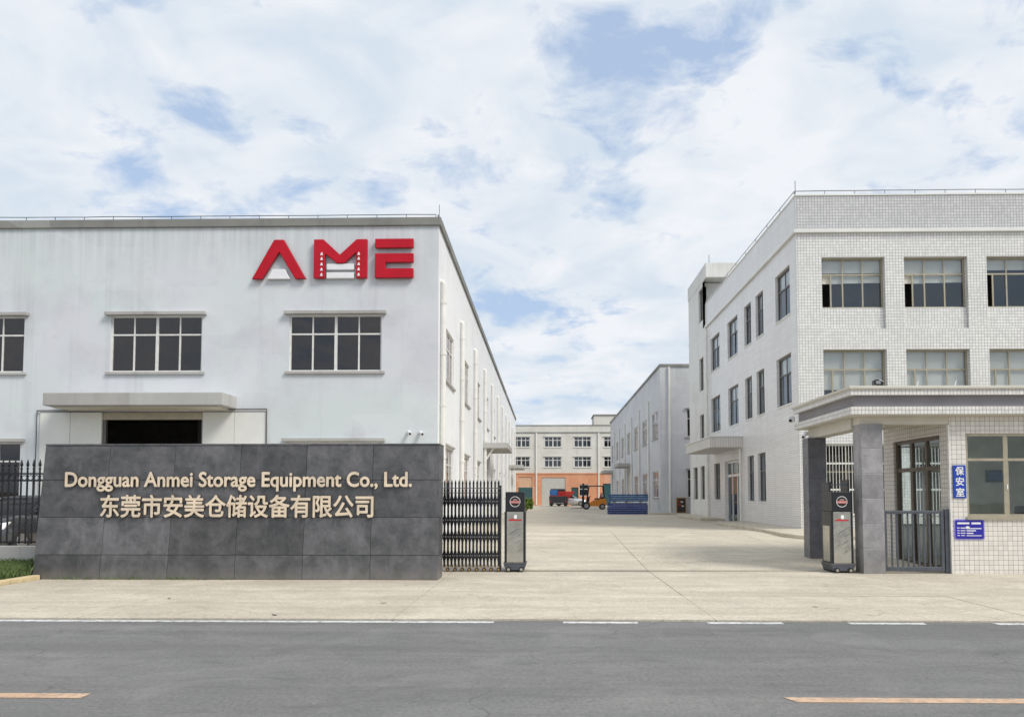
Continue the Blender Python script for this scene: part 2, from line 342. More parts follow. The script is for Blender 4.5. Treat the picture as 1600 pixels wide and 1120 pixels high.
# ------------------------------------------------------------------ mesh helpers
class MB:
    def __init__(s): s.v = []; s.f = []; s.m = []; s.mi = 0
    def quad(s, *p):
        b = len(s.v); s.v += [tuple(q) for q in p]; s.f.append(tuple(range(b, b + len(p)))); s.m.append(s.mi); return s
    def box(s, x0, y0, z0, x1, y1, z1):
        if x0 > x1: x0, x1 = x1, x0
        if y0 > y1: y0, y1 = y1, y0
        if z0 > z1: z0, z1 = z1, z0
        b = len(s.v)
        s.v += [(x0, y0, z0), (x1, y0, z0), (x1, y1, z0), (x0, y1, z0), (x0, y0, z1), (x1, y0, z1), (x1, y1, z1), (x0, y1, z1)]
        for f in ((0, 3, 2, 1), (4, 5, 6, 7), (0, 1, 5, 4), (1, 2, 6, 5), (2, 3, 7, 6), (3, 0, 4, 7)):
            s.f.append(tuple(b + i for i in f)); s.m.append(s.mi)
        return s
    def hexa(s, p):      # 8 points: bottom 4 ccw, top 4 ccw
        b = len(s.v); s.v += [tuple(q) for q in p]
        for f in ((0, 3, 2, 1), (4, 5, 6, 7), (0, 1, 5, 4), (1, 2, 6, 5), (2, 3, 7, 6), (3, 0, 4, 7)):
            s.f.append(tuple(b + i for i in f)); s.m.append(s.mi)
        return s
    def prism(s, poly, y0, y1, axis='y', capmat=None):
        """poly of (a,b); axis y: a=x,b=z extruded y0..y1; axis x: a=y,b=z; axis z: a=x,b=y"""
        def P(a, b, c):
            return (a, c, b) if axis == 'y' else ((c, a, b) if axis == 'x' else (a, b, c))
        n = len(poly); b = len(s.v)
        s.v += [P(a, z, y0) for a, z in poly] + [P(a, z, y1) for a, z in poly]
        s.f.append(tuple(range(b, b + n))); s.m.append(s.mi if capmat is None else capmat)
        s.f.append(tuple(range(b + 2 * n - 1, b + n - 1, -1))); s.m.append(s.mi if capmat is None else capmat)
        for i in range(n):
            j = (i + 1) % n
            s.f.append((b + i, b + n + i, b + n + j, b + j)); s.m.append(s.mi)
        return s
    def tube(s, pts, r, n=8, cap=True):
        pts = [Vector(p) for p in pts]; rings = []
        up = Vector((0, 0, 1))
        for i, p in enumerate(pts):
            d = (pts[min(i + 1, len(pts) - 1)] - pts[max(i - 1, 0)]).normalized()
            ref = up if abs(d.z) < 0.9 else Vector((1, 0, 0))
            a = d.cross(ref).normalized(); c = d.cross(a).normalized()
            rr = r[i] if isinstance(r, (list, tuple)) else r
            b = len(s.v)
            s.v += [tuple(p + a * (rr * math.cos(2 * math.pi * k / n)) + c * (rr * math.sin(2 * math.pi * k / n))) for k in range(n)]
            rings.append(b)
        for i in range(len(rings) - 1):
            for k in range(n):
                k2 = (k + 1) % n
                s.f.append((rings[i] + k, rings[i] + k2, rings[i + 1] + k2, rings[i + 1] + k)); s.m.append(s.mi)
        if cap:
            s.f.append(tuple(rings[0] + k for k in range(n))[::-1]); s.m.append(s.mi)
            s.f.append(tuple(rings[-1] + k for k in range(n))); s.m.append(s.mi)
        return s
    def lathe(s, c, prof, axis='z', n=16):
        """prof of (radius, height) about point c"""
        c = Vector(c); rings = []
        for r, h in prof:
            b = len(s.v)
            for k in range(n):
                a = 2 * math.pi * k / n; u, w = r * math.cos(a), r * math.sin(a)
                q = (u, w, h) if axis == 'z' else ((u, h, w) if axis == 'y' else (h, u, w))
                s.v.append(tuple(c + Vector(q)))
            rings.append(b)
        for i in range(len(rings) - 1):
            for k in range(n):
                k2 = (k + 1) % n
                s.f.append((rings[i] + k, rings[i] + k2, rings[i + 1] + k2, rings[i + 1] + k)); s.m.append(s.mi)
        s.f.append(tuple(rings[0] + k for k in range(n))[::-1]); s.m.append(s.mi)
        s.f.append(tuple(rings[-1] + k for k in range(n))); s.m.append(s.mi)
        return s
    def loft(s, rings):
        n = len(rings[0]); idx = []
        for r in rings:
            idx.append(len(s.v)); s.v += [tuple(p) for p in r]
        for i in range(len(rings) - 1):
            for k in range(n):
                k2 = (k + 1) % n
                s.f.append((idx[i] + k, idx[i] + k2, idx[i + 1] + k2, idx[i + 1] + k)); s.m.append(s.mi)
        s.f.append(tuple(idx[0] + k for k in range(n))[::-1]); s.m.append(s.mi)
        s.f.append(tuple(idx[-1] + k for k in range(n))); s.m.append(s.mi)
        return s
    def mesh(s, name, mats, c=(0, 0, 0), smooth=False, fixn=True):
        me = bpy.data.meshes.new(name)
        c = Vector(c)
        me.from_pydata([tuple(Vector(p) - c) for p in s.v], [], s.f)
        for k in ([mats] if isinstance(mats, str) else mats): me.materials.append(M[k])
        for p, mi in zip(me.polygons, s.m): p.material_index = mi
        if fixn:
            bm = bmesh.new(); bm.from_mesh(me); bmesh.ops.recalc_face_normals(bm, faces=bm.faces); bm.to_mesh(me); bm.free()
        uv = me.uv_layers.new(name='UVMap')
        for p in me.polygons:
            n = p.normal
            for li in p.loop_indices:
                q = me.vertices[me.loops[li].vertex_index].co + c
                if abs(n.z) > 0.7: uv.data[li].uv = (q.x, q.y)
                elif abs(n.x) > abs(n.y): uv.data[li].uv = (q.y, q.z)
                else: uv.data[li].uv = (q.x, q.z)
        if smooth:
            for p in me.polygons: p.use_smooth = True
        me.update()
        return me
    def build(s, name, mats, parent=None, smooth=False, bevel=0.0, fixn=True, segs=2):
        xs = list(zip(*s.v)); c = Vector([(min(a) + max(a)) / 2 for a in xs])
        if parent is None: c.z = min(xs[2])
        me = s.mesh(name, mats, c, smooth, fixn)
        o = put(name, me, parent, c)
        if bevel:
            bv = o.modifiers.new('bevel', 'BEVEL'); bv.width = bevel; bv.segments = segs; bv.limit_method = 'ANGLE'; bv.angle_limit = R(40)
        return o
W = {}
def put(name, data, parent=None, pos=(0, 0, 0), rz=0.0):
    """pos is in the frame of the thing (world frame for unrotated things)"""
    o = bpy.data.objects.new(name, data); COL.objects.link(o)
    pos = Vector(pos)
    if parent is not None:
        o.parent = parent; o.location = pos - W[parent.name]
    else: o.location = pos
    o.rotation_euler[2] = rz
    W[o.name] = pos
    return o
def loc(name, mesh, parent, l=(0, 0, 0), rz=0.0):
    """a child at a location local to its parent"""
    o = bpy.data.objects.new(name, mesh); COL.objects.link(o); o.parent = parent; o.location = l; o.rotation_euler[2] = rz
    W[o.name] = Vector((0, 0, 0)); return o
def thing(name, pos, label, cat, group=None, rz=0.0, local=False):
    o = bpy.data.objects.new(name, None); COL.objects.link(o); o.location = pos; o.rotation_euler[2] = rz
    o.empty_display_size = 0.3
    o['label'] = label; o['category'] = cat
    if group: o['group'] = group
    W[o.name] = Vector((0, 0, 0)) if local else Vector(pos)
    return o
def tag(o, label, cat, group=None):
    o['label'] = label; o['category'] = cat
    if group: o['group'] = group
    return o
def struct(o): o['kind'] = 'structure'; return o
def copy_tree(o, parent=None):
    c = o.copy(); COL.objects.link(c); c.parent = parent; W[c.name] = W[o.name].copy()
    for ch in list(o.children): copy_tree(ch, c)
    return c
CACHE = {}
def cached(key, fn):
    if key not in CACHE: CACHE[key] = fn()
    return CACHE[key]

def wall_mb(mb, mapf, s0, s1, z0, z1, holes, depth, step=6.0):
    ss = {s0, s1}; zs = {z0, z1}
    for a, b, c, d in holes: ss |= {a, b}; zs |= {c, d}
    ss = sorted(x for x in ss if s0 <= x <= s1); zs = sorted(x for x in zs if z0 <= x <= z1)
    for i in range(len(ss) - 1):
        for j in range(len(zs) - 1):
            sm, zm = (ss[i] + ss[i + 1]) / 2, (zs[j] + zs[j + 1]) / 2
            if any(a < sm < b and c < zm < d for a, b, c, d in holes): continue
            mb.quad(mapf(ss[i], zs[j], 0), mapf(ss[i + 1], zs[j], 0), mapf(ss[i + 1], zs[j + 1], 0), mapf(ss[i], zs[j + 1], 0))
    for a, b, c, d in holes:
        for p, q in (((a, c), (b, c)), ((b, c), (b, d)), ((b, d), (a, d)), ((a, d), (a, c))):
            mb.quad(mapf(p[0], p[1], 0), mapf(q[0], q[1], 0), mapf(q[0], q[1], depth), mapf(p[0], p[1], depth))
def front(Y): return lambda s, z, d: (s, Y + d, z)          # wall facing the road (-Y)
def face_px(X): return lambda s, z, d: (X - d, s, z)        # wall facing +X
def face_nx(X): return lambda s, z, d: (X + d, s, z)        # wall facing -X

def gz(y):
    """yard level: the drive climbs gently from the gate"""
    pts = ((17.0, 0.0), (26.0, 0.42), (45.0, 0.5), (1e4, 0.5))
    if y <= 17: return 0.0
    for (a, za), (b, zb) in zip(pts, pts[1:]):
        if y <= b: return za + (zb - za) * (y - a) / (b - a)
    return 0.5

# ------------------------------------------------------------------ setting: ground, road, pavement
mb = MB(); mb.quad((-700, -300, -0.12), (700, -300, -0.12), (700, 1200, -0.12), (-700, 1200, -0.12))
struct(mb.build('ground', 'soil'))
mb = MB(); mb.quad((-150, -6, 0), (150, -6, 0), (150, 10.08, 0), (-150, 10.08, 0))
road = struct(mb.build('road', 'asphalt'))
def paint(name, x0, x1, y0, y1, m, skew=0.0):
    b = MB(); b.hexa([(x0 + skew, y0, 0.002), (x1, y0, 0.002), (x1, y1, 0.002), (x0, y1, 0.002), (x0 + skew, y0, 0.006), (x1, y0, 0.006), (x1, y1, 0.006), (x0, y1, 0.006)])
    return b.build(name, m, road)
paint('edge_line', -60, -0.67, 9.885, 10.0, 'paint_white')
for x in (0.22, 2.06, 3.85, 5.68, 7.5, 9.3): paint('edge_dash', x, x + 0.95, 9.885, 10.0, 'paint_white')
paint('centre_dash', -9.6, -3.72, 6.145, 6.28, 'paint_yellow')
paint('centre_dash', 1.90, 7.6, 6.145, 6.28, 'paint_yellow', 0.06)

pave = bpy.data.objects.new('pavement', None); COL.objects.link(pave); struct(pave); W[pave.name] = Vector((0, 0, 0))
XJ = [-35.6 + 4.2 * k for k in range(17)]           # joints run through -2.0, 2.2, 6.4
YJ = [10.09, 12.55, 16.62, 21.5, 26.0, 31, 36, 41, 46, 52, 58, 64, 72, 80, 90, 106]
for j in range(len(YJ) - 1):
    y0, y1 = YJ[j] + 0.006, YJ[j + 1] - 0.006
    for i in range(len(XJ) - 1):
        x0, x1 = XJ[i] + 0.006, XJ[i + 1] - 0.006
        if y0 > 26 and (x1 < -3.5 or x0 > 9.5): continue
        if y1 < 17 and x1 < -10.1 - 4.3: continue
        if y1 < 17 and x0 < -10.1: x0 = -9.78
        if x0 > x1: continue
        dz = 0.02 + random.uniform(-0.003, 0.003)
        b = MB(); b.hexa([(x0, y0, gz(y0) - .1), (x1, y0, gz(y0) - .1), (x1, y1, gz(y1) - .1), (x0, y1, gz(y1) - .1),
                          (x0, y0, gz(y0) + dz), (x1, y0, gz(y0) + dz), (x1, y1, gz(y1) + dz), (x0, y1, gz(y1) + dz)])
        b.build('slab', 'slab_concrete', pave)
b = MB()
for j in range(len(YJ) - 1):
    b.quad((-36, YJ[j], gz(YJ[j]) - 0.008), (31, YJ[j], gz(YJ[j]) - 0.008), (31, YJ[j + 1], gz(YJ[j + 1]) - 0.008), (-36, YJ[j + 1], gz(YJ[j + 1]) - 0.008))
o = b.build('joint_filler', 'joint', pave)
b = MB()
for y in (16.56, 16.80):
    b.box(-2.05, y, 0.014, 6.6, y + 0.035, 0.030)
tag(b.build('gate_track', 'steel_rail'), 'pair of thin steel gate rails set across the driveway entrance', 'track')

# ------------------------------------------------------------------ window kit
def frame_mesh(w, h, cols, tr, mat, t=0.045, d=0.05, y=0.05, cm=None, lower=None):
    """cols: inner x positions as fractions for mullions; tr: transom height fraction; y: setback of the frame"""
    def mk():
        b = MB(); a = w / 2
        b.box(-a, y, 0, -a + t, y + d, h); b.box(a - t, y, 0, a, y + d, h)
        b.box(-a + t, y - .003, 0, a - t, y + d + .003, t); b.box(-a + t, y - .003, h - t, a - t, y + d + .003, h)
        zt = h * tr
        b.box(-a + t, y + .003, zt - t * .5, a - t, y + d - .003, zt + t * .5)
        for c in cols:
            x = -a + w * c; tt = t * (1.7 if cm == c else 0.8)
            b.box(x - tt / 2, y + .007, zt + t * .5, x + tt / 2, y + d - .007, h - t)
        for c in (lower or cols):
            x = -a + w * c; tt = t * (1.9 if cm == c else 1.0)
            b.box(x - tt / 2, y + .007, t, x + tt / 2, y + d - .007, zt - t * .5)
        return b.mesh('window', mat)
    return cached(('wf', w, h, tuple(cols), tr, mat, t, y, cm, tuple(lower or ())), mk)
def pane_mesh(w, h, mat):
    def mk():
        b = MB(); b.quad((-w / 2, 0, 0), (w / 2, 0, 0), (w / 2, 0, h), (-w / 2, 0, h)); return b.mesh('pane', mat)
    return cached(('pane', round(w, 3), round(h, 3), mat), mk)
def box_mesh(x0, y0, z0, x1, y1, z1, mat, name='piece'):
    return cached(('box', round(x0, 3), round(y0, 3), round(z0, 3), round(x1, 3), round(y1, 3), round(z1, 3), mat), lambda: MB().box(x0, y0, z0, x1, y1, z1).mesh(name, mat))
def window(parent, pos, rz, w, h, cols, tr, fmat, gmat, detail=True, cm=None, lower=None, hood=None, sill=None, y=0.05, t=0.045, blinds=None, openp=()):
    o = put('window', frame_mesh(w, h, cols, tr, fmat, t=t, y=y, cm=cm, lower=lower), parent, pos, rz)
    zt = h * tr
    if detail:
        e = [0.0] + list(cols) + [1.0]; k = 0
        for i in range(len(e) - 1):
            pw = w * (e[i + 1] - e[i]); px = -w / 2 + w * (e[i] + e[i + 1]) / 2
            q_ = loc('pane', pane_mesh(pw - .01, h - zt - .01, gmat), o, (px, y + .025, zt + .004)); q_.rotation_euler = (random.uniform(-.012, .012), 0, random.uniform(-.012, .012))
        e = [0.0] + list(lower or cols) + [1.0]
        for i in range(len(e) - 1):
            pw = w * (e[i + 1] - e[i]); px = -w / 2 + w * (e[i] + e[i + 1]) / 2
            if i in openp: continue
            loc('pane', pane_mesh(pw - .01, zt - .01, gmat), o, (px, y + .025 + (0.008 if i % 2 else 0), .004)).rotation_euler = (random.uniform(-.008, .008), 0, random.uniform(-.014, .014))
    else:
        loc('pane', pane_mesh(w - .02, h - .02, gmat), o, (0, y + .025, .01))
    if hood:
        ex, th, pr, m = hood
        loc('hood', box_mesh(-w / 2 - ex, -pr, 0, w / 2 + ex, -0.004, th, m), o, (0, 0, h + .012))
    if sill:
        ex, th, pr, m = sill
        loc('sill', box_mesh(-w / 2 - ex, -pr, -th, w / 2 + ex, 0.02, -.004, m), o, (0, 0, 0))
    if blinds:
        for (x0, x1, z0, z1) in blinds:
            loc('blind', box_mesh(0, 0, 0, x1 - x0, .012, z1 - z0, 'blind_cream'), o, (-w / 2 + x0, y + .09, z0))
    return o

def downpipe(parent, x, y, z0, z1, r, nx, ny, rings=4, hook=True):
    """vertical white pipe standing off a wall whose outward direction is (nx,ny)"""
    off = 0.10; px, py = x + nx * off, y + ny * off
    b = MB()
    if hook:
        pts = [(x - nx * .05, y - ny * .05, z1), (x + nx * .05, y + ny * .05, z1), (px, py, z1 - .06), (px, py, z1 - .16), (px, py, z0)]
    else: pts = [(px, py, z1), (px, py, z0)]
    b.tube(pts, r, 10)
    for k in range(rings):
        z = z0 + (z1 - z0) * (k + 0.6) / rings
        b.tube([(px, py, z - .04), (px, py, z + .04)], r * 1.22, 10)
    return b.build('downpipe', 'pvc_white', parent, smooth=False)

def rail_wire(parent, p0, p1, step, h, r=0.012, mat='steel_dark', name='lightning_wire', rod=True):
    p0, p1 = Vector(p0), Vector(p1); L = (p1 - p0).length; n = max(1, round(L / step))
    b = MB(); pts = []
    for k in range(n + 1):
        p = p0.lerp(p1, k / n)
        b.tube([p, p + Vector((0, 0, h))], r * .8, 5)
        pts.append(p + Vector((0, 0, h + random.uniform(-.01, .015))))
    b.tube(pts, r, 5)
    return b.build(name, mat, parent)

# ------------------------------------------------------------------ left factory building
LX, LY, LT = -3.09, 21.8, 9.47
LB = thing('factory_building', (LX, LY, 0.2), 'two-storey pale grey factory with red letters on its front, left of the driveway', 'building')
LEND, LWEST = 78.0, -36.0
wx = [-6.06, -11.28, -16.5, -21.72, -26.94]
WW, WH = 2.68, 1.64
holes = [(x - WW / 2, x + WW / 2, 5.22, 5.22 + WH) for x in wx]
holes += [(x - WW / 2, x + WW / 2, 1.55, 1.55 + WH) for x in wx if abs(x + 11.28) > 1]
holes.append((-14.62, -8.03, 0.2, 4.07))
mb = MB(); wall_mb(mb, front(LY), LWEST, LX, -0.1, LT, holes, 0.16)
mb.build('front_wall', 'plaster_grey', LB, fixn=False)
sy = [24.18 + 5.2 * k for k in range(10)]
door_bays = (3, 8)
sh = [(y - WW / 2, y + WW / 2, 5.22, 5.22 + WH) for y in sy]
sh += [(y - WW / 2, y + WW / 2, 1.55, 1.55 + WH) for k, y in enumerate(sy) if k not in door_bays]
sh += [(sy[k] - 1.5, sy[k] + 1.5, 0.3, 3.9) for k in door_bays]
mb = MB(); wall_mb(mb, face_px(LX), LY, LEND, -0.1, LT, sh, 0.16)
mb.build('side_wall', 'plaster_pale', LB, fixn=False)
mb = MB()
mb.quad((LWEST, LEND, -.1), (LX, LEND, -.1), (LX, LEND, LT), (LWEST, LEND, LT))
mb.quad((LWEST, LY, -.1), (LWEST, LEND, -.1), (LWEST, LEND, LT), (LWEST, LY, LT))
mb.build('rear_wall', 'plaster_pale', LB, fixn=False)
mb = MB(); mb.quad((LWEST, LY + .02, 8.9), (LX - .02, LY + .02, 8.9), (LX - .02, LEND - .02, 8.9), (LWEST, LEND - .02, 8.9))
mb.quad((LWEST, LY + .2, 4.6), (LX - .2, LY + .2, 4.6), (LX - .2, LEND - .02, 4.6), (LWEST, LEND - .02, 4.6))
mb.quad((LWEST, LY + 9, 0.2), (LX - .2, LY + 9, 0.2), (LX - .2, LY + 9, 8.9), (LWEST, LY + 9, 8.9))
mb.quad((LX - 7, LY + .2, 0.2), (LX - 7, LEND - .1, 0.2), (LX - 7, LEND - .1, 4.6), (LX - 7, LY + .2, 4.6))
mb.build('roof_deck', 'interior', LB, fixn=False)
mb = MB(); mb.box(LWEST, LY - .07, LT - .02, LX + .07, LY + .22, LT + .22); mb.build('coping', 'coping', LB, bevel=.015)
mb = MB(); mb.box(LX - .22, LY + .22, LT - .018, LX + .068, LEND + .05, LT + .218); mb.build('coping', 'coping', LB)
rail_wire(LB, (LWEST, LY + .08, LT + .22), (LX - .1, LY + .08, LT + .22), .86, .13)
rail_wire(LB, (LX - .05, LY + .15, LT + .22), (LX - .05, LEND, LT + .22), 1.6, .13)
MB().tube([(LX, LY + .06, LT + .2), (LX, LY + .06, LT + .62)], .009, 5).build('lightning_rod', 'steel_dark', LB)
HOOD = (0.13, 0.085, 0.15, 'concrete'); SILL = (0.10, 0.075, 0.07, 'concrete')
C4 = (0.25, 0.5, 0.75)
for x in wx[:4]:
    window(LB, (x, LY, 5.22), 0, WW, WH, C4, 0.665, 'alu_white', 'glass_dark', True, 0.5, None, HOOD, SILL)
    if abs(x + 11.28) > 1:
        window(LB, (x, LY, 1.55), 0, WW, WH, C4, 0.665, 'alu_white', 'glass_dark', True, 0.5, None, HOOD, SILL)
for k, y in enumerate(sy):
    window(LB, (LX, y, 5.22), R(90), WW, WH, C4, 0.665, 'alu_white', 'glass_dark', k < 4, 0.5, None, None if k > 0 else None, SILL)
    if k not in door_bays:
        window(LB, (LX, y, 1.55), R(90), WW, WH, C4, 0.665, 'alu_white', 'glass_dark', k < 4, 0.5, None, (0.08, .06, .06, 'concrete'), SILL)
for k in door_bays:
    b = MB(); b.box(LX - .12, sy[k] - 1.49, .31, LX - .06, sy[k] + 1.49, 3.89)
    for q in range(12): b.box(LX - .06, sy[k] - 1.48, .34 + q * .3, LX - .045, sy[k] + 1.48, .34 + q * .3 + .24)
    b.build('shutter_door', 'shutter', LB)
    b = MB(); b.box(LX + .002, sy[k] - 2.1, 4.02, LX + 1.22, sy[k] + 2.6, 4.30); cano = b.build('canopy', 'concrete', LB, bevel=.02)
    b = MB(); b.tube([(LX + .03, sy[k] - 1.9, 3.3), (LX + .45, sy[k] - 1.9, 3.95), (LX + .5, sy[k] - 1.9, 4.03)], .05, 6); b.build('bracket', 'pvc_white', LB)
y = 22.22; k = 0
while y < LEND - 1:
    downpipe(LB, LX, y, gz(y) + .1, 7.92, 0.075, 1, 0, 5 if k < 4 else 2); y += 5.2; k += 1
# entrance with white panels and dark opening
mb = MB(); mb.box(-13.93, LY - .95, 4.14, -8.90, LY - .003, 4.50); mb.build('canopy', 'concrete', LB, bevel=.02)
mb = MB(); mb.box(-13.75, LY - .8, 4.10, -9.1, LY - .01, 4.139); mb.build('canopy_soffit', 'soffit', LB)
for i, (x0, x1) in enumerate(((-14.60, -13.72), (-13.71, -12.80), (-9.86, -8.95), (-8.94, -8.04))):
    MB().box(x0, LY - .03 + .002 * i, 0.25, x1, LY + .05, 4.05).build('cladding_panel', 'panel_white', LB, bevel=.006)
mb = MB(); mb.box(-12.795, LY + .02, 3.84, -9.865, LY + .1, 4.05); mb.build('lintel', 'alu_champagne', LB)
for xa, xb in ((-12.795, -12.70), (-9.92, -9.865)): MB().box(xa, LY + .03, .3, xb, LY + .12, 3.838).build('door_jamb', 'alu_dark', LB)
mb = MB(); mb.tube([(-14.68, LY - .05, 0.3), (-14.68, LY - .05, 4.10), (-8.0, LY - .05, 4.13), (-7.97, LY - .05, 0.3)], .022, 6); mb.build('conduit', 'alu_dark', LB)

# cameras on the factory wall
def bullet_cam(pos, rz, label, tilt=-20, grp='bullet cameras'):
    t = thing('security_camera', pos, label, 'camera', grp, rz, local=True)
    MB().lathe((0, 0.0, 0), [(0.05, 0.0), (0.05, -0.03), (0.02, -0.04), (0.02, -.10)], 'y', 12).build('mount', 'cctv_white', t, smooth=False)
    a = R(tilt); d = Vector((0, -math.cos(a), math.sin(a))); c = Vector((0, -.12, -.01))
    MB().tube([c - d * .06, c + d * .13, c + d * .16], [.045, .05, .045], 12).build('housing', 'cctv_white', t)
    MB().tube([c + d * .155, c + d * .168], .032, 12).build('lens', 'cctv_black', t)
    return t
bullet_cam((-3.93, LY, 3.46), R(20), 'left one of two small white cameras on the grey factory wall')
bullet_cam((-3.60, LY, 3.45), R(25), 'right one of two small white cameras on the grey factory wall, nearer its corner')

# red company letters
def lx(px): return -8.475 + (px - 90) * 0.0032745
def lz(py): return 9.03 - (py - 97) * 0.003358
LG = thing('letter_sign', (-6.1, LY, 7.88), 'big red three-letter company sign AME on the grey factory front', 'sign')
def letter(polys, name='letter'):
    b = MB()
    for p in polys:
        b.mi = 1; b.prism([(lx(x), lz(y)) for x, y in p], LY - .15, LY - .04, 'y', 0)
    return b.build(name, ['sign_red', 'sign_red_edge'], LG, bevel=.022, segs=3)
la = letter([[(90, 440), (283, 97), (370, 97), (572, 440), (475, 440), (330, 205), (185, 440)]])
lm = letter([[(637, 97), (722, 97), (868, 230), (1015, 97), (1110, 97), (1110, 437), (1012, 437), (1012, 213), (908, 307), (845, 307), (738, 225), (738, 437), (637, 437)]])
le = letter([[(1178, 95), (1518, 95), (1518, 177), (1178, 177)], [(1178, 222), (1518, 222), (1518, 303), (1272, 303), (1272, 352), (1518, 352), (1518, 437), (1178, 437)]])
def white(p, par):
    b = MB(); b.prism([(lx(x), lz(y)) for x, y in p], LY - .12, LY - .03, 'y'); return b.build('white_bar', 'acrylic_white', par, bevel=.012)
white([(270, 352), (380, 352), (427, 437), (222, 437)], la)
white([(750, 309), (993, 309), (993, 360), (750, 360)], lm)
white([(750, 383), (993, 383), (993, 435), (750, 435)], lm)
for cx_ in (708, 1036):
    for cy_ in (226, 268, 315, 360, 406):
        b = MB(); b.prism([(lx(cx_ - 11), lz(cy_ + 12)), (lx(cx_ + 12), lz(cy_ + 12)), (lx(cx_ + 6), lz(cy_ - 13)), (lx(cx_ - 2), lz(cy_ - 13))], LY - .165, LY - .148, 'y')
        b.build('stud', 'acrylic_white', lm)

# ------------------------------------------------------------------ sign wall
SWY = 14.80
SW = thing('sign_wall', (-6.0, SWY, 0), 'dark granite sign wall with gold company lettering beside the folding gate', 'wall')
RZ = [0.02, 0.49, 1.215, 1.94, 2.61]
def swl(z): return -9.98 + 0.19 * z / 2.63
def swr(z): return -2.075 + 0.02 * z / 2.63
mb = MB(); mb.hexa([(swl(0) + .03, SWY + .031, 0), (swr(0) - .03, SWY + .031, 0), (swr(0) - .03, SWY + .57, 0), (swl(0) + .03, SWY + .57, 0),
                    (swl(2.6) + .03, SWY + .031, 2.6), (swr(2.6) - .03, SWY + .031, 2.6), (swr(2.6) - .03, SWY + .57, 2.6), (swl(2.6) + .03, SWY + .57, 2.6)])
mb.build('core', 'joint', SW)
for j in range(4):
    z0, z1 = RZ[j] + .004, RZ[j + 1] - .004
    for i in range(6):
        def jx(k, z): return swl(z) + (swr(z) - swl(z)) * k / 6
        g_ = .003; pr = random.uniform(0, .006)
        mb = MB(); mb.hexa([(jx(i, z0) + g_, SWY - pr, z0), (jx(i + 1, z0) - g_, SWY - pr, z0), (jx(i + 1, z0) - g_, SWY + .03, z0), (jx(i, z0) + g_, SWY + .03, z0),
                            (jx(i, z1) + g_, SWY - pr, z1), (jx(i + 1, z1) - g_, SWY - pr, z1), (jx(i + 1, z1) - g_, SWY + .03, z1), (jx(i, z1) + g_, SWY + .03, z1)])
        mb.build('stone_panel', 'granite_dark', SW, bevel=.004, segs=1)
    x = swr(z0) - .029
    for xx in ((swr(z0), swr(z1)), ):
        mb = MB(); mb.hexa([(xx[0] - .029, SWY + .034, z0), (xx[0], SWY + .034, z0), (xx[0], SWY + .6, z0), (xx[0] - .029, SWY + .6, z0),
                            (xx[1] - .029, SWY + .034, z1), (xx[1], SWY + .034, z1), (xx[1], SWY + .6, z1), (xx[1] - .029, SWY + .6, z1)])
        mb.build('end_panel', 'granite_dark', SW, bevel=.004, segs=1)
for i in range(6):
    x0 = swl(2.63) - .005 + (swr(2.63) - swl(2.63) + .01) * i / 6; x1 = swl(2.63) - .005 + (swr(2.63) - swl(2.63) + .01) * (i + 1) / 6
    MB().box(x0 + .003, SWY - .012, 2.611, x1 - .003, SWY + .61, 2.645).build('coping_stone', 'granite_dark', SW, bevel=.004, segs=1)

def glyph(ch, offset, extrude, bevel):
    bold = offset; offset = 0.0
    cu = bpy.data.curves.new('t', 'FONT'); cu.body = ch; cu.size = 1.0; cu.offset = offset; cu.extrude = extrude; cu.resolution_u = 4
    ob = bpy.data.objects.new('t', cu); COL.objects.link(ob)
    bpy.context.view_layer.update()
    dg = bpy.context.evaluated_depsgraph_get()
    me = bpy.data.meshes.new_from_object(ob.evaluated_get(dg))
    bpy.data.objects.remove(ob); bpy.data.curves.remove(cu)
    if bold and extrude:      # a heavier weight: the outline repeated round itself, each copy a hair deeper
        bm = bmesh.new()
        for k, (dx, dy) in enumerate(((0, 0), (1, 0), (-1, 0), (0, 1), (0, -1), (.7, .7), (-.7, .7), (.7, -.7), (-.7, -.7))):
            tmp = me.copy()
            for v in tmp.vertices:
                v.co.x += dx * bold; v.co.y += dy * bold; v.co.z *= 1 - .02 * k
            bm.from_mesh(tmp); bpy.data.meshes.remove(tmp)
        bm.to_mesh(me); bm.free()
    return me
def extent(me):
    xs = [v.co.x for v in me.vertices]; ys = [v.co.y for v in me.vertices]
    return min(xs), max(xs), min(ys), max(ys)
def lettering(text, parent, x0, x1, zbase, ztop, y, offset, depth, mats, ref, name, chname, squash=None):
    """one mesh per glyph, laid from x0 to x1; ref glyph's height spans zbase..ztop"""
    r = extent(glyph(ref, offset, 0.0, 0)); full = extent(glyph(text, offset, 0.0, 0))
    sx = (x1 - x0) / (full[1] - full[0]); sz = (ztop - zbase) / (r[3] - r[2])
    grp = put(name, None, parent, ((x0 + x1) / 2, y, zbase)); 
    for k, ch in enumerate(text):
        if ch == ' ': continue
        me = glyph(ch, offset, 0.5, 0); e = extent(me)
        pre = extent(glyph(text[:k + 1], offset, 0.0, 0))
        dx = pre[1] - e[1]
        cx_ = x0 + ((e[0] + e[1]) / 2 + dx - full[0]) * sx
        cz_ = zbase + ((e[2] + e[3]) / 2 - r[2]) * sz
        for v in me.vertices:
            X_ = (v.co.x - (e[0] + e[1]) / 2) * sx; Z_ = (v.co.y - (e[2] + e[3]) / 2) * sz
            v.co = (X_, -v.co.z * depth, Z_)
        me.materials.clear()
        for m_ in mats: me.materials.append(M[m_])
        me.update()
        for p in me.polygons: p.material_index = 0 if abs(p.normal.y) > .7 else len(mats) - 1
        put(chname, me, grp, (cx_, y, cz_))
    return grp
lettering('Dongguan Anmei Storage Equipment Co., Ltd.', SW, -9.34, -2.58, 1.815, 2.085, SWY - .035, 0.026, 0.04, ['gold', 'gold_dark'], 'D', 'latin_lettering', 'letter')
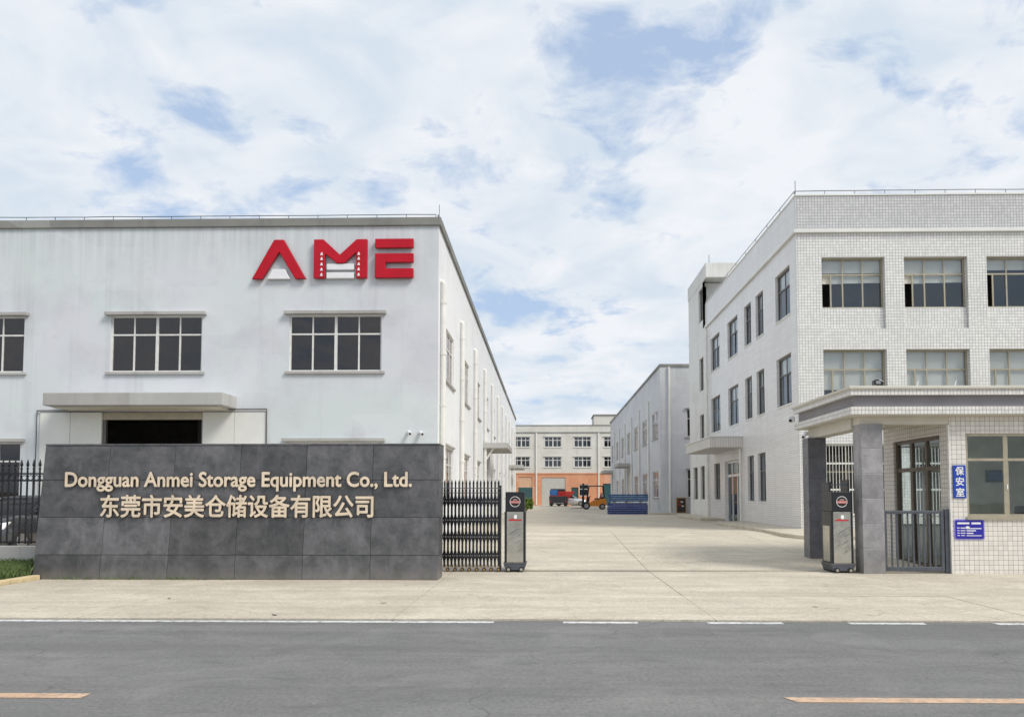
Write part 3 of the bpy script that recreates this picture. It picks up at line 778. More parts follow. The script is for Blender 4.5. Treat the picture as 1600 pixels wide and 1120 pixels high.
lettering('东莞市安美仓储设备有限公司', SW, -8.63, -3.32, 1.225, 1.645, SWY - .035, 0.022, 0.045, ['gold', 'gold_dark'], '东', 'chinese_lettering', 'character')

# ------------------------------------------------------------------ fence, low wall, planter at far left
mb = MB(); mb.box(-24, 16.40, -.1, -10.2, 16.62, .555)
lw = tag(mb.build('low_wall', 'concrete', bevel=.012), 'low grey concrete wall under the black picket fence at left', 'wall')
FE = thing('picket_fence', (-13, 16.5, .555), 'black wrought-iron picket fence with spear tips on the low wall at left', 'fence')
px_ = -10.62
def picket():
    b = MB(); b.box(-.014, -.014, 0, .014, .014, 1.60)
    b.lathe((0, 0, 1.60), [(.012, 0), (.03, .03), (.012, .06), (.034, .11), (.004, .235)], 'z', 8)
    return b.mesh('picket', 'black_iron')
pm = picket()
def ring_mesh():
    b = MB(); b.tube([(.052 * math.cos(a), 0, .052 * math.sin(a)) for a in [2 * math.pi * q / 14 for q in range(15)]], .009, 5, False); return b.mesh('ring', 'black_iron')
rm = ring_mesh()
while px_ > -17:
    put('picket', pm, FE, (px_, 16.5, .60))
    put('ring', rm, FE, (px_ - .068, 16.5, 2.03)); px_ -= .136
for z in (.62, 1.95, 2.10): MB().box(-17, 16.478 + .001 * z, z, -10.55, 16.522 - .001 * z, z + .035).build('fence_rail', 'black_iron', FE)
for i in range(6):
    y1 = 14.78 - i * .82
    MB().box(-9.96, y1 - .80, -.05, -9.80, y1, .105).build('kerb_stone', 'kerb_yellow', bevel=.02)
ks = [o for o in bpy.data.objects if o.name.startswith('kerb_stone')]
kr = thing('kerb', (-9.9, 12.5, 0), 'yellowish concrete kerb stones edging the grass strip at the far left', 'kerb')
for o in ks:
    o.parent = kr; o.location = o.location - kr.location
def grass(name, n, xr, yr, z, hmin, hmax, seed, mat='grass_blade'):
    rnd = random.Random(seed); b = MB()
    for _ in range(n):
        x, y = rnd.uniform(*xr), rnd.uniform(*yr); h = rnd.uniform(hmin, hmax); a = rnd.uniform(0, 6.28); l = h * rnd.uniform(.2, .7)
        w = rnd.uniform(.004, .009); dx, dy = math.cos(a), math.sin(a); q = rnd.uniform(0, 6.28); wx_, wy_ = w * math.cos(q), w * math.sin(q)
        b.quad((x - wx_, y - wy_, z), (x + wx_, y + wy_, z), (x + wx_ * .6 + dx * l * .4, y + wy_ * .6 + dy * l * .4, z + h * .65), (x + dx * l, y + dy * l, z + h))
    o = b.build(name, mat, fixn=False); o['kind'] = 'stuff'; return o
mb = MB(); mb.box(-16, 10.2, -.1, -9.965, 16.39, .06); struct(mb.build('planting_bed', 'soil'))
o = grass('grass', 9000, (-12.5, -9.98), (13.5, 16.38), .06, .08, .28, 3); o['label'] = 'short green grass behind the yellow kerb at the far left'; o['category'] = 'grass'

# ------------------------------------------------------------------ folding gate and gate heads
def wheel_small(par, x, y, z, r=.055):
    MB().lathe((x, y, z), [(r, -.02), (r, .02)], 'y', 16).build('wheel', 'rubber', par)
    MB().lathe((x, y - .022, z), [(r * .55, -.006), (r * .5, .006)], 'y', 14).build('hub_cap', 'stainless', par)
def gate_head(par, x0, x1, y0, y1, H=1.72):
    cx_ = (x0 + x1) / 2; w = x1 - x0
    MB().box(x0 + .05, y0 + .03, .2, x1 - .05, y1 - .03, H - .01).build('body', 'steel_dark', par)
    MB().box(x0 + .02, y0 + .006, 1.30, x1 - .02, y1 - .006, H).build('top_box', 'black_paint', par, bevel=.012)
    for sx in (x0, x1 - .045): MB().box(sx, y0 + .016, .17, sx + .045, y1 - .016, 1.298).build('side_post', 'black_paint', par, bevel=.006)
    MB().box(x0 + .047, y0 + .012, .22, x1 - .047, y0 + .029, 1.295).build('steel_panel', 'stainless', par, bevel=.004)
    for sgn, xx in ((-1, x0), (1, x1)):
        MB().box(xx - .004 if sgn < 0 else xx + .001, y0 + .10, .25, xx - .001 if sgn < 0 else xx + .004, y1 - .10, 1.0).build('side_plate', 'stainless', par)
    # round emblem: ring, red lettering band
    ez = 1.51; b = MB(); rr = .105 * w / .44
    b.tube([(cx_ + rr * math.cos(a), y0 + .002, ez + rr * math.sin(a)) for a in [2 * math.pi * q / 32 for q in range(33)]], .0065, 6, False); b.build('emblem_ring', 'cctv_white', par)
    em = MB().box(cx_ - rr * .98, y0 - .002, ez - .036, cx_ + rr * .98, y0 + .004, ez + .022).build('emblem_band', 'lamp_red', par)
    b = MB()
    for q in range(7):
        xx = cx_ - rr * .86 + q * rr * .25; b.box(xx, y0 - .005, ez - .028, xx + rr * .16, y0 - .0025, ez + .014)
    b.box(cx_ - rr * .4, y0 - .002, ez + .036, cx_ + rr * .45, y0 + .004, ez + .052)
    b.build('emblem_letters', 'emblem_pink', par)
    # plate decoration: oval, red script, dark leaf strokes
    b = MB(); b.prism([(cx_ + .01 + .035 * math.cos(a), 1.19 + .045 * math.sin(a)) for a in [2 * math.pi * q / 16 for q in range(16)]], y0 + .006, y0 + .0118, 'y'); b.build('lamp', 'lamp_white', par)
    b = MB(); b.box(cx_ - .14, y0 + .008, 1.105, cx_ + .14, y0 + .0115, 1.135); b.box(cx_ - .09, y0 + .0075, 1.14, cx_ - .03, y0 + .0115, 1.155); b.build('script_band', 'lamp_red', par)
    for q, (ax, az, l) in enumerate(((-.13, .80, .18), (-.04, .86, .14), (-.02, .60, .17), (.03, .76, .12), (-.14, .55, .1), (.02, .42, .14))):
        b = MB(); p = [(cx_ + ax, az), (cx_ + ax + l * .5, az + l * .42), (cx_ + ax + l, az + l * .62), (cx_ + ax + l * .45, az + l * .30)]
        b.prism(p, y0 + .0085, y0 + .0116, 'y'); b.build('leaf_motif', 'steel_dark', par)
    MB().prism([(x0 - .02, .19), (x1 + .02, .19), (x1 - .03, .06), (x0 + .03, .06)], y0 - .02, y1 + .02, 'y').build('wheel_cover', 'steel_dark', par, bevel=.008)
    MB().box(x0 - .025, y0 - .026, .192, x1 + .025, y1 + .026, .214).build('bumper', 'alu_dark', par, bevel=.005)
    for xx in (x0 + .09, x1 - .09): wheel_small(par, xx, y0 - .03, .078)
    for xx in (x0 + .09, x1 - .09): wheel_small(par, xx, y1 + .03, .078)
FG = thing('folding_gate', (-1.2, 16.66, .02), 'black retractable folding gate bunched up beside the granite sign wall', 'gate')
gate_head(FG, -.885, -.435, 16.42, 16.94)
GP = .0775; gx0 = -2.02 - 3 * .0775; NG = 17
def upright_mesh():
    b = MB(); b.box(-.020, -.02, 0.10, .020, .02, 1.76)
    b.lathe((0, 0, 1.76), [(.012, 0), (.018, .03), (.018, .10), (.022, .13), (.012, .17), (.003, .20)], 'z', 8)
    return b.mesh('upright', 'gate_black')
um = upright_mesh()
def lattice_mesh(flip):
    b = MB(); pts = []
    n = 24
    for q in range(n + 1):
        z = .16 + 1.52 * q / n; a = q / n * math.pi * 4
        x = GP * (.5 + (.42 if not flip else -.42) * math.cos(a)); pts.append((x, z))
    for (xa, za), (xb, zb) in zip(pts, pts[1:]):
        b.hexa([(xa - .011, -.004, za), (xa + .011, -.004, za), (xa + .011, .004, za), (xa - .011, .004, za), (xb - .011, -.004, zb), (xb + .011, -.004, zb), (xb + .011, .004, zb), (xb - .011, .004, zb)])
    return b.mesh('lattice_strip', 'gate_black')
l0, l1 = lattice_mesh(False), lattice_mesh(True)
for k in range(NG):
    x = gx0 + k * GP
    put('upright', um, FG, (x, 16.48, .02))
    if k < NG - 1:
        put('lattice_strip', l0, FG, (x, 16.452, .02)); put('lattice_strip', l1, FG, (x, 16.508, .02))
    if k % 2 == 0:
        MB().lathe((x, 16.44, .07), [(.042, -.015), (.042, .015)], 'y', 12).build('wheel', 'rubber', FG)
        MB().lathe((x, 16.425, .07), [(.024, -.006), (.02, .006)], 'y', 10).build('hub_cap', 'gate_brass', FG)
    MB().box(x - .009, 16.43, .11, x + .009, 16.72, .15).build('foot_bar', 'gate_brass', FG)
for z in (1.70, 1.80):
    for y in (16.43, 16.53):
        MB().tube([(gx0 - .02, y, z), (gx0 + (NG - 1) * GP + .06, y, z)], .009, 6).build('gate_rail', 'steel_dark', FG)
MB().box(gx0 + (NG - 1) * GP + .02, 16.47, .05, gx0 + (NG - 1) * GP + .05, 16.70, 1.86).build('end_post', 'gate_black', FG)
RH = thing('gate_dock', (6.25, 16.6, .02), 'black gate dock with round emblem and steel plate, beside the gatehouse column', 'gate dock')
gate_head(RH, 6.00, 6.46, 16.34, 16.92)
MB().box(6.02, 16.5, 1.722, 6.06, 16.9, 1.93).build('catch_post', 'black_paint', RH)
MB().box(6.42, 16.5, 1.722, 6.455, 16.9, 1.98).build('catch_post', 'black_paint', RH)
MB().box(5.99, 16.52, 1.86, 6.419, 16.56, 1.885).build('catch_bar', 'steel_dark', RH)

# ------------------------------------------------------------------ gatehouse
GH = thing('gatehouse', (9.5, 16.25, 0), 'single-storey white tiled gatehouse with flat roof and two stone columns', 'gatehouse')
GY, GX, GB, GE = 16.25, 8.46, 19.4, 15.0
mb = MB(); wall_mb(mb, front(GY), GX, GE, 0.0, 3.32, [(8.79, 10.62, 1.20, 2.94)], .2)
mb.build('front_wall', 'tile_guard', GH, fixn=False)
mb = MB(); wall_mb(mb, face_nx(GX), GY, GB, 0.0, 3.32, [(16.66, 18.86, 0.03, 2.94)], .2)
mb.build('side_wall', 'tile_guard', GH, fixn=False)
mb = MB(); wall_mb(mb, front(GB), GX, GE, 0.0, 3.32, [(8.6, 10.3, .9, 2.9)], -.02); mb.build('rear_wall', 'interior_pale', GH, fixn=False)  # rear opening is added, out of view, to let daylight into the room
window(GH, (9.45, GB, .9), R(180), 1.69, 1.99, (0.5,), .68, 'alu_champagne', 'glass_clear', True, y=-.06)  # added window filling that unseen opening, there to brighten the interior
mb = MB(); mb.quad((GX + .01, GY + .01, .03), (GE, GY + .01, .03), (GE, GB - .01, .03), (GX + .01, GB - .01, .03)); mb.build('floor', 'slab_concrete', GH, fixn=False)
mb = MB(); mb.quad((12.2, GY + .1, .04), (12.2, GB, .04), (12.2, GB, 3.3), (12.2, GY + .1, 3.3)); mb.build('inner_wall', 'interior_pale', GH, fixn=False)
# roof: lower tiled band, recessed grey band, upper tiled band, cap
RX, RY, RB = 6.32, 15.95, 19.62
mb = MB(); mb.box(RX, RY, 3.32, GE + .4, RB, 3.475); mb.build('roof_band', 'tile_fascia', GH)
mb = MB(); mb.box(RX + .10, RY + .10, 3.476, GE + .3, RB - .05, 3.715); mb.build('roof_band', 'band_grey', GH)['label'] = 'recessed dark grey roof band'
mb = MB(); mb.box(RX - .02, RY - .02, 3.716, GE + .4, RB + .02, 3.835); mb.build('roof_band', 'tile_fascia', GH)
mb = MB(); mb.box(RX - .06, RY - .06, 3.836, GE + .4, RB + .06, 3.90); mb.build('roof_cap', 'soffit', GH, bevel=.012)
mb = MB(); mb.box(RX + .03, RY + .03, 3.30, GE, RB - .03, 3.319); mb.build('ceiling', 'soffit', GH)
mb = MB(); mb.box(6.60, 16.26, 3.14, GX - .002, 16.60, 3.299); mb.build('beam', 'soffit', GH)
mb = MB(); mb.box(6.56, 16.62, 3.06, 6.90, 19.3, 3.298); mb.build('beam', 'soffit', GH)
def column(x0, x1, y0, y1, z1, mat):
    z = 0.02; i = 0
    c = MB().box(x0 + .004, y0 + .004, 0, x1 - .004, y1 - .004, z1).build('column', mat, GH)
    hs = z1 / 6
    for i in range(6):
        o = MB().box(x0, y0, .01 + hs * i + .002, x1, y1, hs * (i + 1) - .002).build('column_stone', mat, c, bevel=.006)
column(6.60, 7.05, 16.20, 16.62, 3.139, 'granite_grey')
column(6.42, 6.86, 18.92, 19.34, 3.059, 'granite_column_dark')
for x0, x1 in ((GX - .03, GX - .001),):
    MB().box(x0, GY - .012, 0.02, x1, GY + .05, 3.13).build('corner_trim', 'alu_white', GH, bevel=.004)
# front sliding window (champagne frame)
gw = window(GH, (9.705, GY, 1.20), 0, 1.83, 1.74, (0.46,), 0.685, 'alu_champagne', 'glass_clear', True, .46, (0.46,), None, (0.03, .06, .04, 'alu_champagne'), y=0.03, t=.055)
loc('handle', box_mesh(-.012, -.02, -.05, .012, 0, .05, 'cctv_white'), gw, (-.06, .045, .62))
# side door, dark bronze frame with three bays and transom
b = MB(); X0 = GX + .06
b.box(X0, 16.665, .04, X0 + .08, 16.74, 2.93); b.box(X0, 18.78, .04, X0 + .08, 18.855, 2.93)
b.box(X0 - .003, 16.74, 2.86, X0 + .083, 18.78, 2.93); b.box(X0 - .003, 16.74, 2.20, X0 + .083, 18.78, 2.29); b.box(X0 - .003, 16.74, .04, X0 + .083, 18.78, .14)
for y in (17.40, 18.10):
    b.box(X0 + .005, y - .06, .14, X0 + .075, y + .06, 2.20); b.box(X0 + .005, y - .045, 2.29, X0 + .075, y + .045, 2.86)
dr = b.build('door', 'alu_bronze', GH)
for (ya, yb) in ((16.74, 17.40), (17.40, 18.10), (18.10, 18.78)):
    for (za, zb) in ((.14, 2.2), (2.29, 2.86)):
        MB().quad((X0 + .04, ya, za), (X0 + .04, yb, za), (X0 + .04, yb, zb), (X0 + .04, ya, zb)).build('pane', 'glass_sky', dr, fixn=False)
MB().tube([(X0 - .02, 17.95, 1.0), (X0 - .06, 17.95, 1.02), (X0 - .06, 17.95, 1.28), (X0 - .02, 17.95, 1.3)], .014, 6).build('handle', 'cctv_black', dr)
for i, yy in enumerate((17.2, 18.2)):
    MB().lathe((7.5 + i * .4, yy, 3.299), [(.09, 0), (.09, -.03), (.07, -.035)], 'z', 14).build('downlight', 'cctv_white', GH)
# things inside and on the gatehouse
t = thing('office_chair', (10.6, 17.1, .04), 'black office chair back seen through the gatehouse window', 'chair')
MB().box(10.36, 17.2, .85, 10.83, 17.28, 1.42).build('backrest', 'seat_black', t, bevel=.05)
MB().box(10.36, 16.8, .48, 10.83, 17.25, .56).build('seat', 'seat_black', t, bevel=.03)
MB().box(10.55, 17.21, .5, 10.63, 17.25, .9).build('back_post', 'black_paint', t)
MB().tube([(10.59, 17.03, .06), (10.59, 17.03, .5)], .03, 8).build('stem', 'steel_dark', t)
for a in range(5):
    MB().tube([(10.59, 17.03, .12), (10.59 + .26 * math.cos(a * 1.257), 17.03 + .26 * math.sin(a * 1.257), .07)], .02, 6).build('leg', 'black_paint', t)
t = thing('wall_notice', (11.2, 19.36, 1.98), 'dark blue notice hanging on the back wall inside the gatehouse', 'notice')
MB().box(10.95, 19.36, 1.98, 11.50, 19.39, 2.28).build('board', 'glass_blue' if False else 'door_green', t, bevel=.005)
MB().box(11.0, 19.352, 2.03, 11.45, 19.359, 2.23).build('print', 'cover_blue', t)
t = thing('guard_desk', (9.6, 16.8, .03), 'dark desk under the gatehouse window sill', 'desk')
MB().box(8.95, 16.50, 1.0, 10.5, 16.74, 1.05).build('desk_top', 'alu_bronze', t)
for x in (9.0, 10.4): MB().box(x, 16.52, .035, x + .05, 16.7, .998).build('leg', 'alu_bronze', t)

t = thing('vertical_sign', (8.64, GY, 1.6), 'narrow blue upright sign with three white characters on the gatehouse wall', 'sign')
MB().box(8.502, GY - .03, 1.585, 8.765, GY - .004, 2.275).build('board', 'sign_blue', t, bevel=.006)
for i, ch in enumerate('保安室'):
    me = glyph(ch, .02, .5, 0); e = extent(me); s = .175 / (e[1] - e[0])
    for v in me.vertices:
        v.co = ((v.co.x - (e[0] + e[1]) / 2) * s, -v.co.z * .006, (v.co.y - (e[2] + e[3]) / 2) * .18 / (e[3] - e[2]))
    me.materials.clear(); me.materials.append(M['acrylic_white'])
    for p in me.polygons: p.material_index = 0
    put('character', me, t, (8.633, GY - .0345, 2.155 - i * .222))
t = thing('blue_plaque', (8.81, GY, .72), 'small blue information plaque with white text lines below the upright sign', 'plaque')
def rrect(x0, x1, z0, z1, r, n=4):
    out = []
    for cx_, cz_, a0 in ((x1 - r, z1 - r, 0), (x0 + r, z1 - r, 90), (x0 + r, z0 + r, 180), (x1 - r, z0 + r, 270)):
        for q in range(n + 1):
            a = R(a0 + 90 * q / n); out.append((cx_ + r * math.cos(a), cz_ + r * math.sin(a)))
    return out
MB().prism(rrect(8.50, 9.125, .725, 1.15, .04), GY - .012, GY - .003, 'y').build('rim', 'plate_rim', t)
MB().prism(rrect(8.522, 9.103, .747, 1.128, .03), GY - .018, GY - .013, 'y').build('face', 'plate_blue', t)
def pl(px, py): return 8.50 + (px - 200) / 990 * .625, 1.15 - (py - 220) / 640 * .425
for (a, c, d, e) in ((300, 320, 690, 375), (760, 320, 1060, 378), (290, 478, 365, 505), (400, 480, 560, 510), (580, 497, 1080, 525), (290, 562, 365, 585), (400, 562, 555, 588), (595, 562, 900, 595),
                     (290, 640, 370, 662), (400, 640, 555, 665), (595, 642, 815, 675), (290, 715, 375, 738), (415, 715, 535, 738), (590, 722, 1080, 745)):
    (x0, z1), (x1, z0) = pl(a, c), pl(d, e)
    MB().box(x0, GY - .0205, z0, x1, GY - .0182, z1).build('text_line', 'acrylic_white', t)
x_, z_ = pl(630, 480); b = MB(); b.prism([(x_ + .042 * math.cos(a), z_ + .03 * math.sin(a)) for a in [2 * math.pi * q / 12 for q in range(12)]], GY - .0225, GY - .021, 'y'); b.build('crest', 'acrylic_white', t)

# small picket gate of the gatehouse porch
PG = thing('picket_gate', (7.8, 16.33, 0.02), 'grey steel picket gate between the stone column and the gatehouse wall', 'gate')
MB().box(8.34, 16.29, .03, 8.44, 16.39, 1.36).build('gate_post', 'steel_dark', PG, bevel=.008)
MB().box(7.07, 16.30, .06, 7.14, 16.37, 1.33).build('gate_stile', 'steel_dark', PG, bevel=.006)
MB().box(8.26, 16.30, .06, 8.325, 16.37, 1.33).build('gate_stile', 'steel_dark', PG, bevel=.006)
MB().box(7.141, 16.303, 1.26, 8.259, 16.367, 1.325).build('gate_rail', 'steel_dark', PG, bevel=.006)
MB().box(7.141, 16.303, .065, 8.259, 16.367, .155).build('gate_rail', 'steel_dark', PG, bevel=.006)
pkm = MB().box(-.016, -.011, 0, .016, .011, 1.103).mesh('picket', 'steel_dark')
for k in range(9): put('picket', pkm, PG, (7.141 + 1.118 * (k + 1) / 10, 16.335, .156))
t = thing('flood_lamp', (11.0, 17.3, 3.9), 'small black flood lamp standing on the gatehouse roof', 'lamp')
t.location = (6.95, 16.15, 3.90); W[t.name] = Vector((6.95, 16.15, 3.90))
MB().tube([(6.95, 16.15, 3.90), (6.95, 16.15, 3.97)], .012, 6).build('stand', 'cctv_black', t)
MB().prism([(6.86, 3.95), (7.03, 3.93), (7.07, 4.01), (6.95, 4.07), (6.86, 4.05)], 16.08, 16.22, 'y').build('housing', 'cctv_black', t, bevel=.012)
MB().box(6.89, 16.074, 3.965, 6.985, 16.079, 4.03).build('lamp_glass', 'rim_grey', t)
for i, (x, lab) in enumerate(((7.72, 'left one of two thin white cable stubs on the gatehouse roof'), (8.5, 'right one of two thin white cable stubs on the gatehouse roof'))):
    tag(MB().tube([(x, 16.05, 3.90), (x + .02, 16.05, 4.0), (x + .045, 16.05, 4.04)], .012, 6).build('cable_stub', 'cctv_white'), lab, 'cable', 'cable stubs')
t = thing('dome_camera', (6.30, 19.55, 3.3), 'white camera under the rear corner of the gatehouse roof by the tiled building', 'camera')
MB().box(6.14, 19.50, 3.50, 6.31, 19.62, 3.66).build('housing', 'cctv_white', t, bevel=.03)
MB().box(6.15, 19.485, 3.51, 6.22, 19.499, 3.57).build('lens', 'cctv_black', t)
bullet_cam((6.40, 18.90, 3.16), R(-40), 'white tube camera under the gatehouse eave on the dark column', -35, 'bullet cameras')

# ------------------------------------------------------------------ right tiled office building
OX, OY, OT = 8.55, 26.0, 11.9
OB = thing('office_building', (OX, OY, .4), 'three-storey white tiled office block behind the gatehouse, right of the driveway', 'building')
OEAST, OEND = 30.0, 40.7
bx = [9.40 + 2.775 * k for k in range(7)]
BW = 2.13
rows = [(0.95, 3.40), (4.15, 6.60), (7.32, 9.77)]
mb = MB(); wall_mb(mb, front(OY), OX, OEAST, -.1, 10.60, [(x, x + BW, a, c) for x in bx for a, c in rows], .30)
mb.build('front_wall', 'tile_facade', OB, fixn=False)
mb = MB(); wall_mb(mb, front(OY), OX, OEAST, 10.60, OT, [], .3); mb.build('parapet', 'tile_parapet', OB, fixn=False)
swin = [(26.75, 28.45), (30.05, 31.15), (31.85, 32.95), (34.1, 36.0), (37.65, 39.7)]
srow = [(4.90, 6.66), (8.04, 9.77)]
sh = [(a, c, z0, z1) for (a, c) in swin for (z0, z1) in srow]
sh += [(30.05, 31.15, 1.45, 3.36), (31.75, 32.75, 1.45, 3.34), (33.9, 36.85, .45, 3.30), (37.9, 39.2, 1.5, 3.3)]
mb = MB(); wall_mb(mb, face_nx(OX), OY, OEND, -.1, 10.60, sh, .24); mb.build('side_wall', 'tile_strip', OB, fixn=False)
mb = MB(); wall_mb(mb, face_nx(OX), OY, OEND, 10.60, OT, [], .3); mb.build('parapet', 'tile_strip', OB, fixn=False)
mb = MB(); mb.box(OX - .10, OY - .10, 10.60, OEAST, OY - .002, 10.72); mb.build('cornice', 'panel_white', OB, bevel=.01)
mb = MB(); mb.box(OX - .10, OY - .001, 10.601, OX - .002, OEND, 10.72); mb.build('cornice', 'panel_white', OB, bevel=.01)
mb = MB(); mb.box(OX - .03, OY - .03, OT, OEAST, OY + .22, OT + .05); mb.build('parapet_cap', 'panel_white', OB)
mb = MB(); mb.box(OX - .028, OY + .221, OT, OX + .2, OEND, OT + .048); mb.build('parapet_cap', 'panel_white', OB)
mb = MB(); mb.quad((OX + .02, OY + .02, 10.7), (OEAST, OY + .02, 10.7), (OEAST, 46, 10.7), (OX + .02, 46, 10.7)); mb.build('roof_deck', 'roofing', OB, fixn=False)
mb = MB()
for z in (3.75, 6.95): mb.quad((OX + .25, OY + .31, z), (OEAST, OY + .31, z), (OEAST, 46, z), (OX + .25, 46, z))
mb.quad((OX + .25, OY + 5, .4), (OEAST, OY + 5, .4), (OEAST, OY + 5, 10.6), (OX + .25, OY + 5, 10.6))
mb.quad((OX + 3.4, OY + 5, .4), (OX + 3.4, OEND, .4), (OX + 3.4, OEND, 10.6), (OX + 3.4, OY + 5, 10.6))
mb.quad((OEAST, OY, -.1), (OEAST, 46, -.1), (OEAST, 46, OT), (OEAST, OY, OT)); mb.quad((OX, 45.3, -.1), (OEAST, 45.3, -.1), (OEAST, 45.3, OT), (OX, 45.3, OT))
mb.build('floor_slab', 'interior', OB, fixn=False)
MB().box(OX + .01, OY - .06, .3, OX + .42, OY - .002, 10.595).build('corner_pier', 'tile_facade', OB) if False else None
rail_wire(OB, (OX, OY + .05, OT + .05), (OEAST, OY + .05, OT + .05), 1.0, .14, .018, 'rim_grey')
rail_wire(OB, (OX, OY + .1, OT + .05), (OX, OEND, OT + .05), 1.6, .14, .018, 'rim_grey')
MB().tube([(OX + .02, OY + .05, OT + .05), (OX + .02, OY + .05, OT + .55)], .012, 5).build('lightning_rod', 'steel_dark', OB)
for k, x in enumerate(bx):
    for r, (a, c) in enumerate(rows):
        if r == 0 and k > 1: continue
        if r > 0:
            MB().box(x + .002, OY + .10, a + .002, x + BW - .002, OY + .20, a + .72).build('spandrel', 'tile_facade', OB)
        wz = a + (.721 if r > 0 else 0.0); h = c - wz; w = BW
        low = (0.17, 0.36, 0.68) if k != 2 else (0.14, 0.36, 0.70)
        if r == 2:
            zt = h * .68
            bl = [(.05, w - .05, zt + .02 + random.uniform(.0, .08), h - .04), (.05, w * .36, zt - .30, zt - .02), (w * .36, w * .68, zt - .28, zt - .02), (w * .68, w - .05, zt - .27, zt - .02)] if k != 2 else [(.05, w - .05, zt + .15, h - .04)]
            opn = (0,)
        elif r == 1:
            zt = h * .62
            d0 = random.uniform(.32, .45)
            bl = [(.05, w - .05, zt + .02, h - .04), (.05, w * .36, d0, zt - .02), (w * .37, w * .68, d0 + random.uniform(-.2, .05), zt - .02), (w * .69, w - .05, d0, zt - .02)]
            opn = ()
        else: bl = None; opn = ()
        wd = window(OB, (x + w / 2, OY, wz + .002), 0, w - .01, h - .01, (0.36, 0.68), .68 if r == 2 else .62, 'alu_champagne', 'glass_sky' if r != 0 else 'glass_dark', True, None, low if r else None, None, None, y=.20, t=.05, blinds=bl, openp=opn)
        if r == 0:      # white security grille
            b = MB()
            for q in range(20):
                xx = -w / 2 + .05 + q * (w - .1) / 19; b.box(xx - .008, .06, .02, xx + .008, .076, h - .02)
            for z in (.05, h * .36, h * .72, h - .06): b.box(-w / 2, .077, z, w / 2, .10, z + .06)
            loc('grille', b.mesh('grille', 'panel_white'), wd, (0, 0, 0))
def side_window(a, c, z0, z1):
    w = c - a; n = (0.5,) if w > 1.3 else (0.5,)
    bl = [(.05, w - .05, (z1 - z0) * .66, z1 - z0 - .05)] if random.random() < .7 else None
    window(OB, (OX, (a + c) / 2, z0), R(-90), w - .01, z1 - z0 - .01, n, .64, 'alu_dark', 'glass_sky', True, None, None, None, (0.03, .05, .03, 'panel_white'), y=.10, t=.055, blinds=bl)
for (a, c) in swin:
    for (z0, z1) in srow: side_window(a, c, z0, z1)
side_window(30.05, 31.15, 1.45, 3.36); side_window(31.75, 32.75, 1.45, 3.34); side_window(37.9, 39.2, 1.5, 3.3)
# entrance on the side
b = MB(); X0 = OX + .10
for (ya, yb, za, zb) in ((33.91, 34.0, .46, 3.29), (36.75, 36.84, .46, 3.29), (34.0, 36.75, 2.56, 2.68), (34.0, 36.75, 3.2, 3.29)): b.box(X0 + random.uniform(0, .004), ya, za, X0 + .08, yb, zb)
for y in (34.95, 35.85): b.box(X0 + .006, y - .045, .46, X0 + .07, y + .045, 2.56); b.box(X0 + .006, y - .04, 2.68, X0 + .07, y + .04, 3.2)
dr = b.build('entrance_door', 'alu_white', OB)
MB().quad((X0 + .04, 34.0, .5), (X0 + .04, 36.75, .5), (X0 + .04, 36.75, 2.56), (X0 + .04, 34.0, 2.56)).build('pane', 'glass_blue', dr, fixn=False)
MB().quad((X0 + .04, 34.0, 2.68), (X0 + .04, 36.75, 2.68), (X0 + .04, 36.75, 3.2), (X0 + .04, 34.0, 3.2)).build('pane', 'glass_blue', dr, fixn=False)
mb = MB(); mb.box(7.12, 33.45, 3.78, OX - .002, 39.2, 4.22); cp = mb.build('canopy', 'rib_white', OB, bevel=.01)
MB().box(7.08, 33.41, 4.221, OX - .003, 39.24, 4.27).build('canopy_cap', 'panel_white', cp)
downpipe(OB, OX, 33.6, gz(33) + .1, 3.75, .05, -1, 0, 2)
# stair tower
TX = 8.50
mb = MB(); wall_mb(mb, face_nx(TX), OEND, 45.4, -.1, 14.0, [(41.3, 42.4, 11.2, 13.0), (41.3, 42.4, 7.4, 9.2), (41.3, 42.4, 4.3, 6.1), (41.3, 42.4, 1.5, 3.3), (43.2, 44.4, 1.5, 3.3)], .2)
mb.build('tower_wall', 'plaster_tower', OB, fixn=False)
mb = MB()
mb.quad((TX, OEND, -.1), (OX + .4, OEND, -.1), (OX + .4, OEND, OT), (TX, OEND, OT))
mb.quad((TX, OEND + .6, OT - 1.2), (14.0, OEND + .6, OT - 1.2), (14.0, OEND + .6, 13.2), (TX, OEND + .6, 13.2))
mb.quad((TX, 45.4, -.1), (14, 45.4, -.1), (14, 45.4, 14), (TX, 45.4, 14)); mb.quad((14, OEND + .6, 10.6), (14, 45.4, 10.6), (14, 45.4, 14), (14, OEND + .6, 14))
mb.quad((TX, OEND, OT - 1.2), (TX, OEND + .6, OT - 1.2), (TX, OEND + .6, 13.2), (TX, OEND, 13.2))
mb.build('tower_wall', 'plaster_tower', OB, fixn=False)
MB().box(TX - .02, OEND - .35, 13.25, 14.2, 45.5, 14.02).build('tower_parapet', 'plaster_tower', OB, bevel=.01)
MB().tube([(TX + .2, OEND - .2, 14.0), (TX + .2, OEND - .2, 14.5)], .015, 5).build('lightning_rod', 'steel_dark', OB)
for z0 in (11.2, 7.4, 4.3, 1.5):
    window(OB, (TX, 41.85, z0), R(-90), 1.09, 1.79, (0.5,), .64, 'alu_dark', 'glass_dark', False, y=.1)
window(OB, (TX, 43.8, 1.5), R(-90), 1.19, 1.79, (0.5,), .64, 'alu_dark', 'glass_dark', False, y=.1)
downpipe(OB, OX, 40.3, gz(40) + .1, 10.4, .06, -1, 0, 5, False)
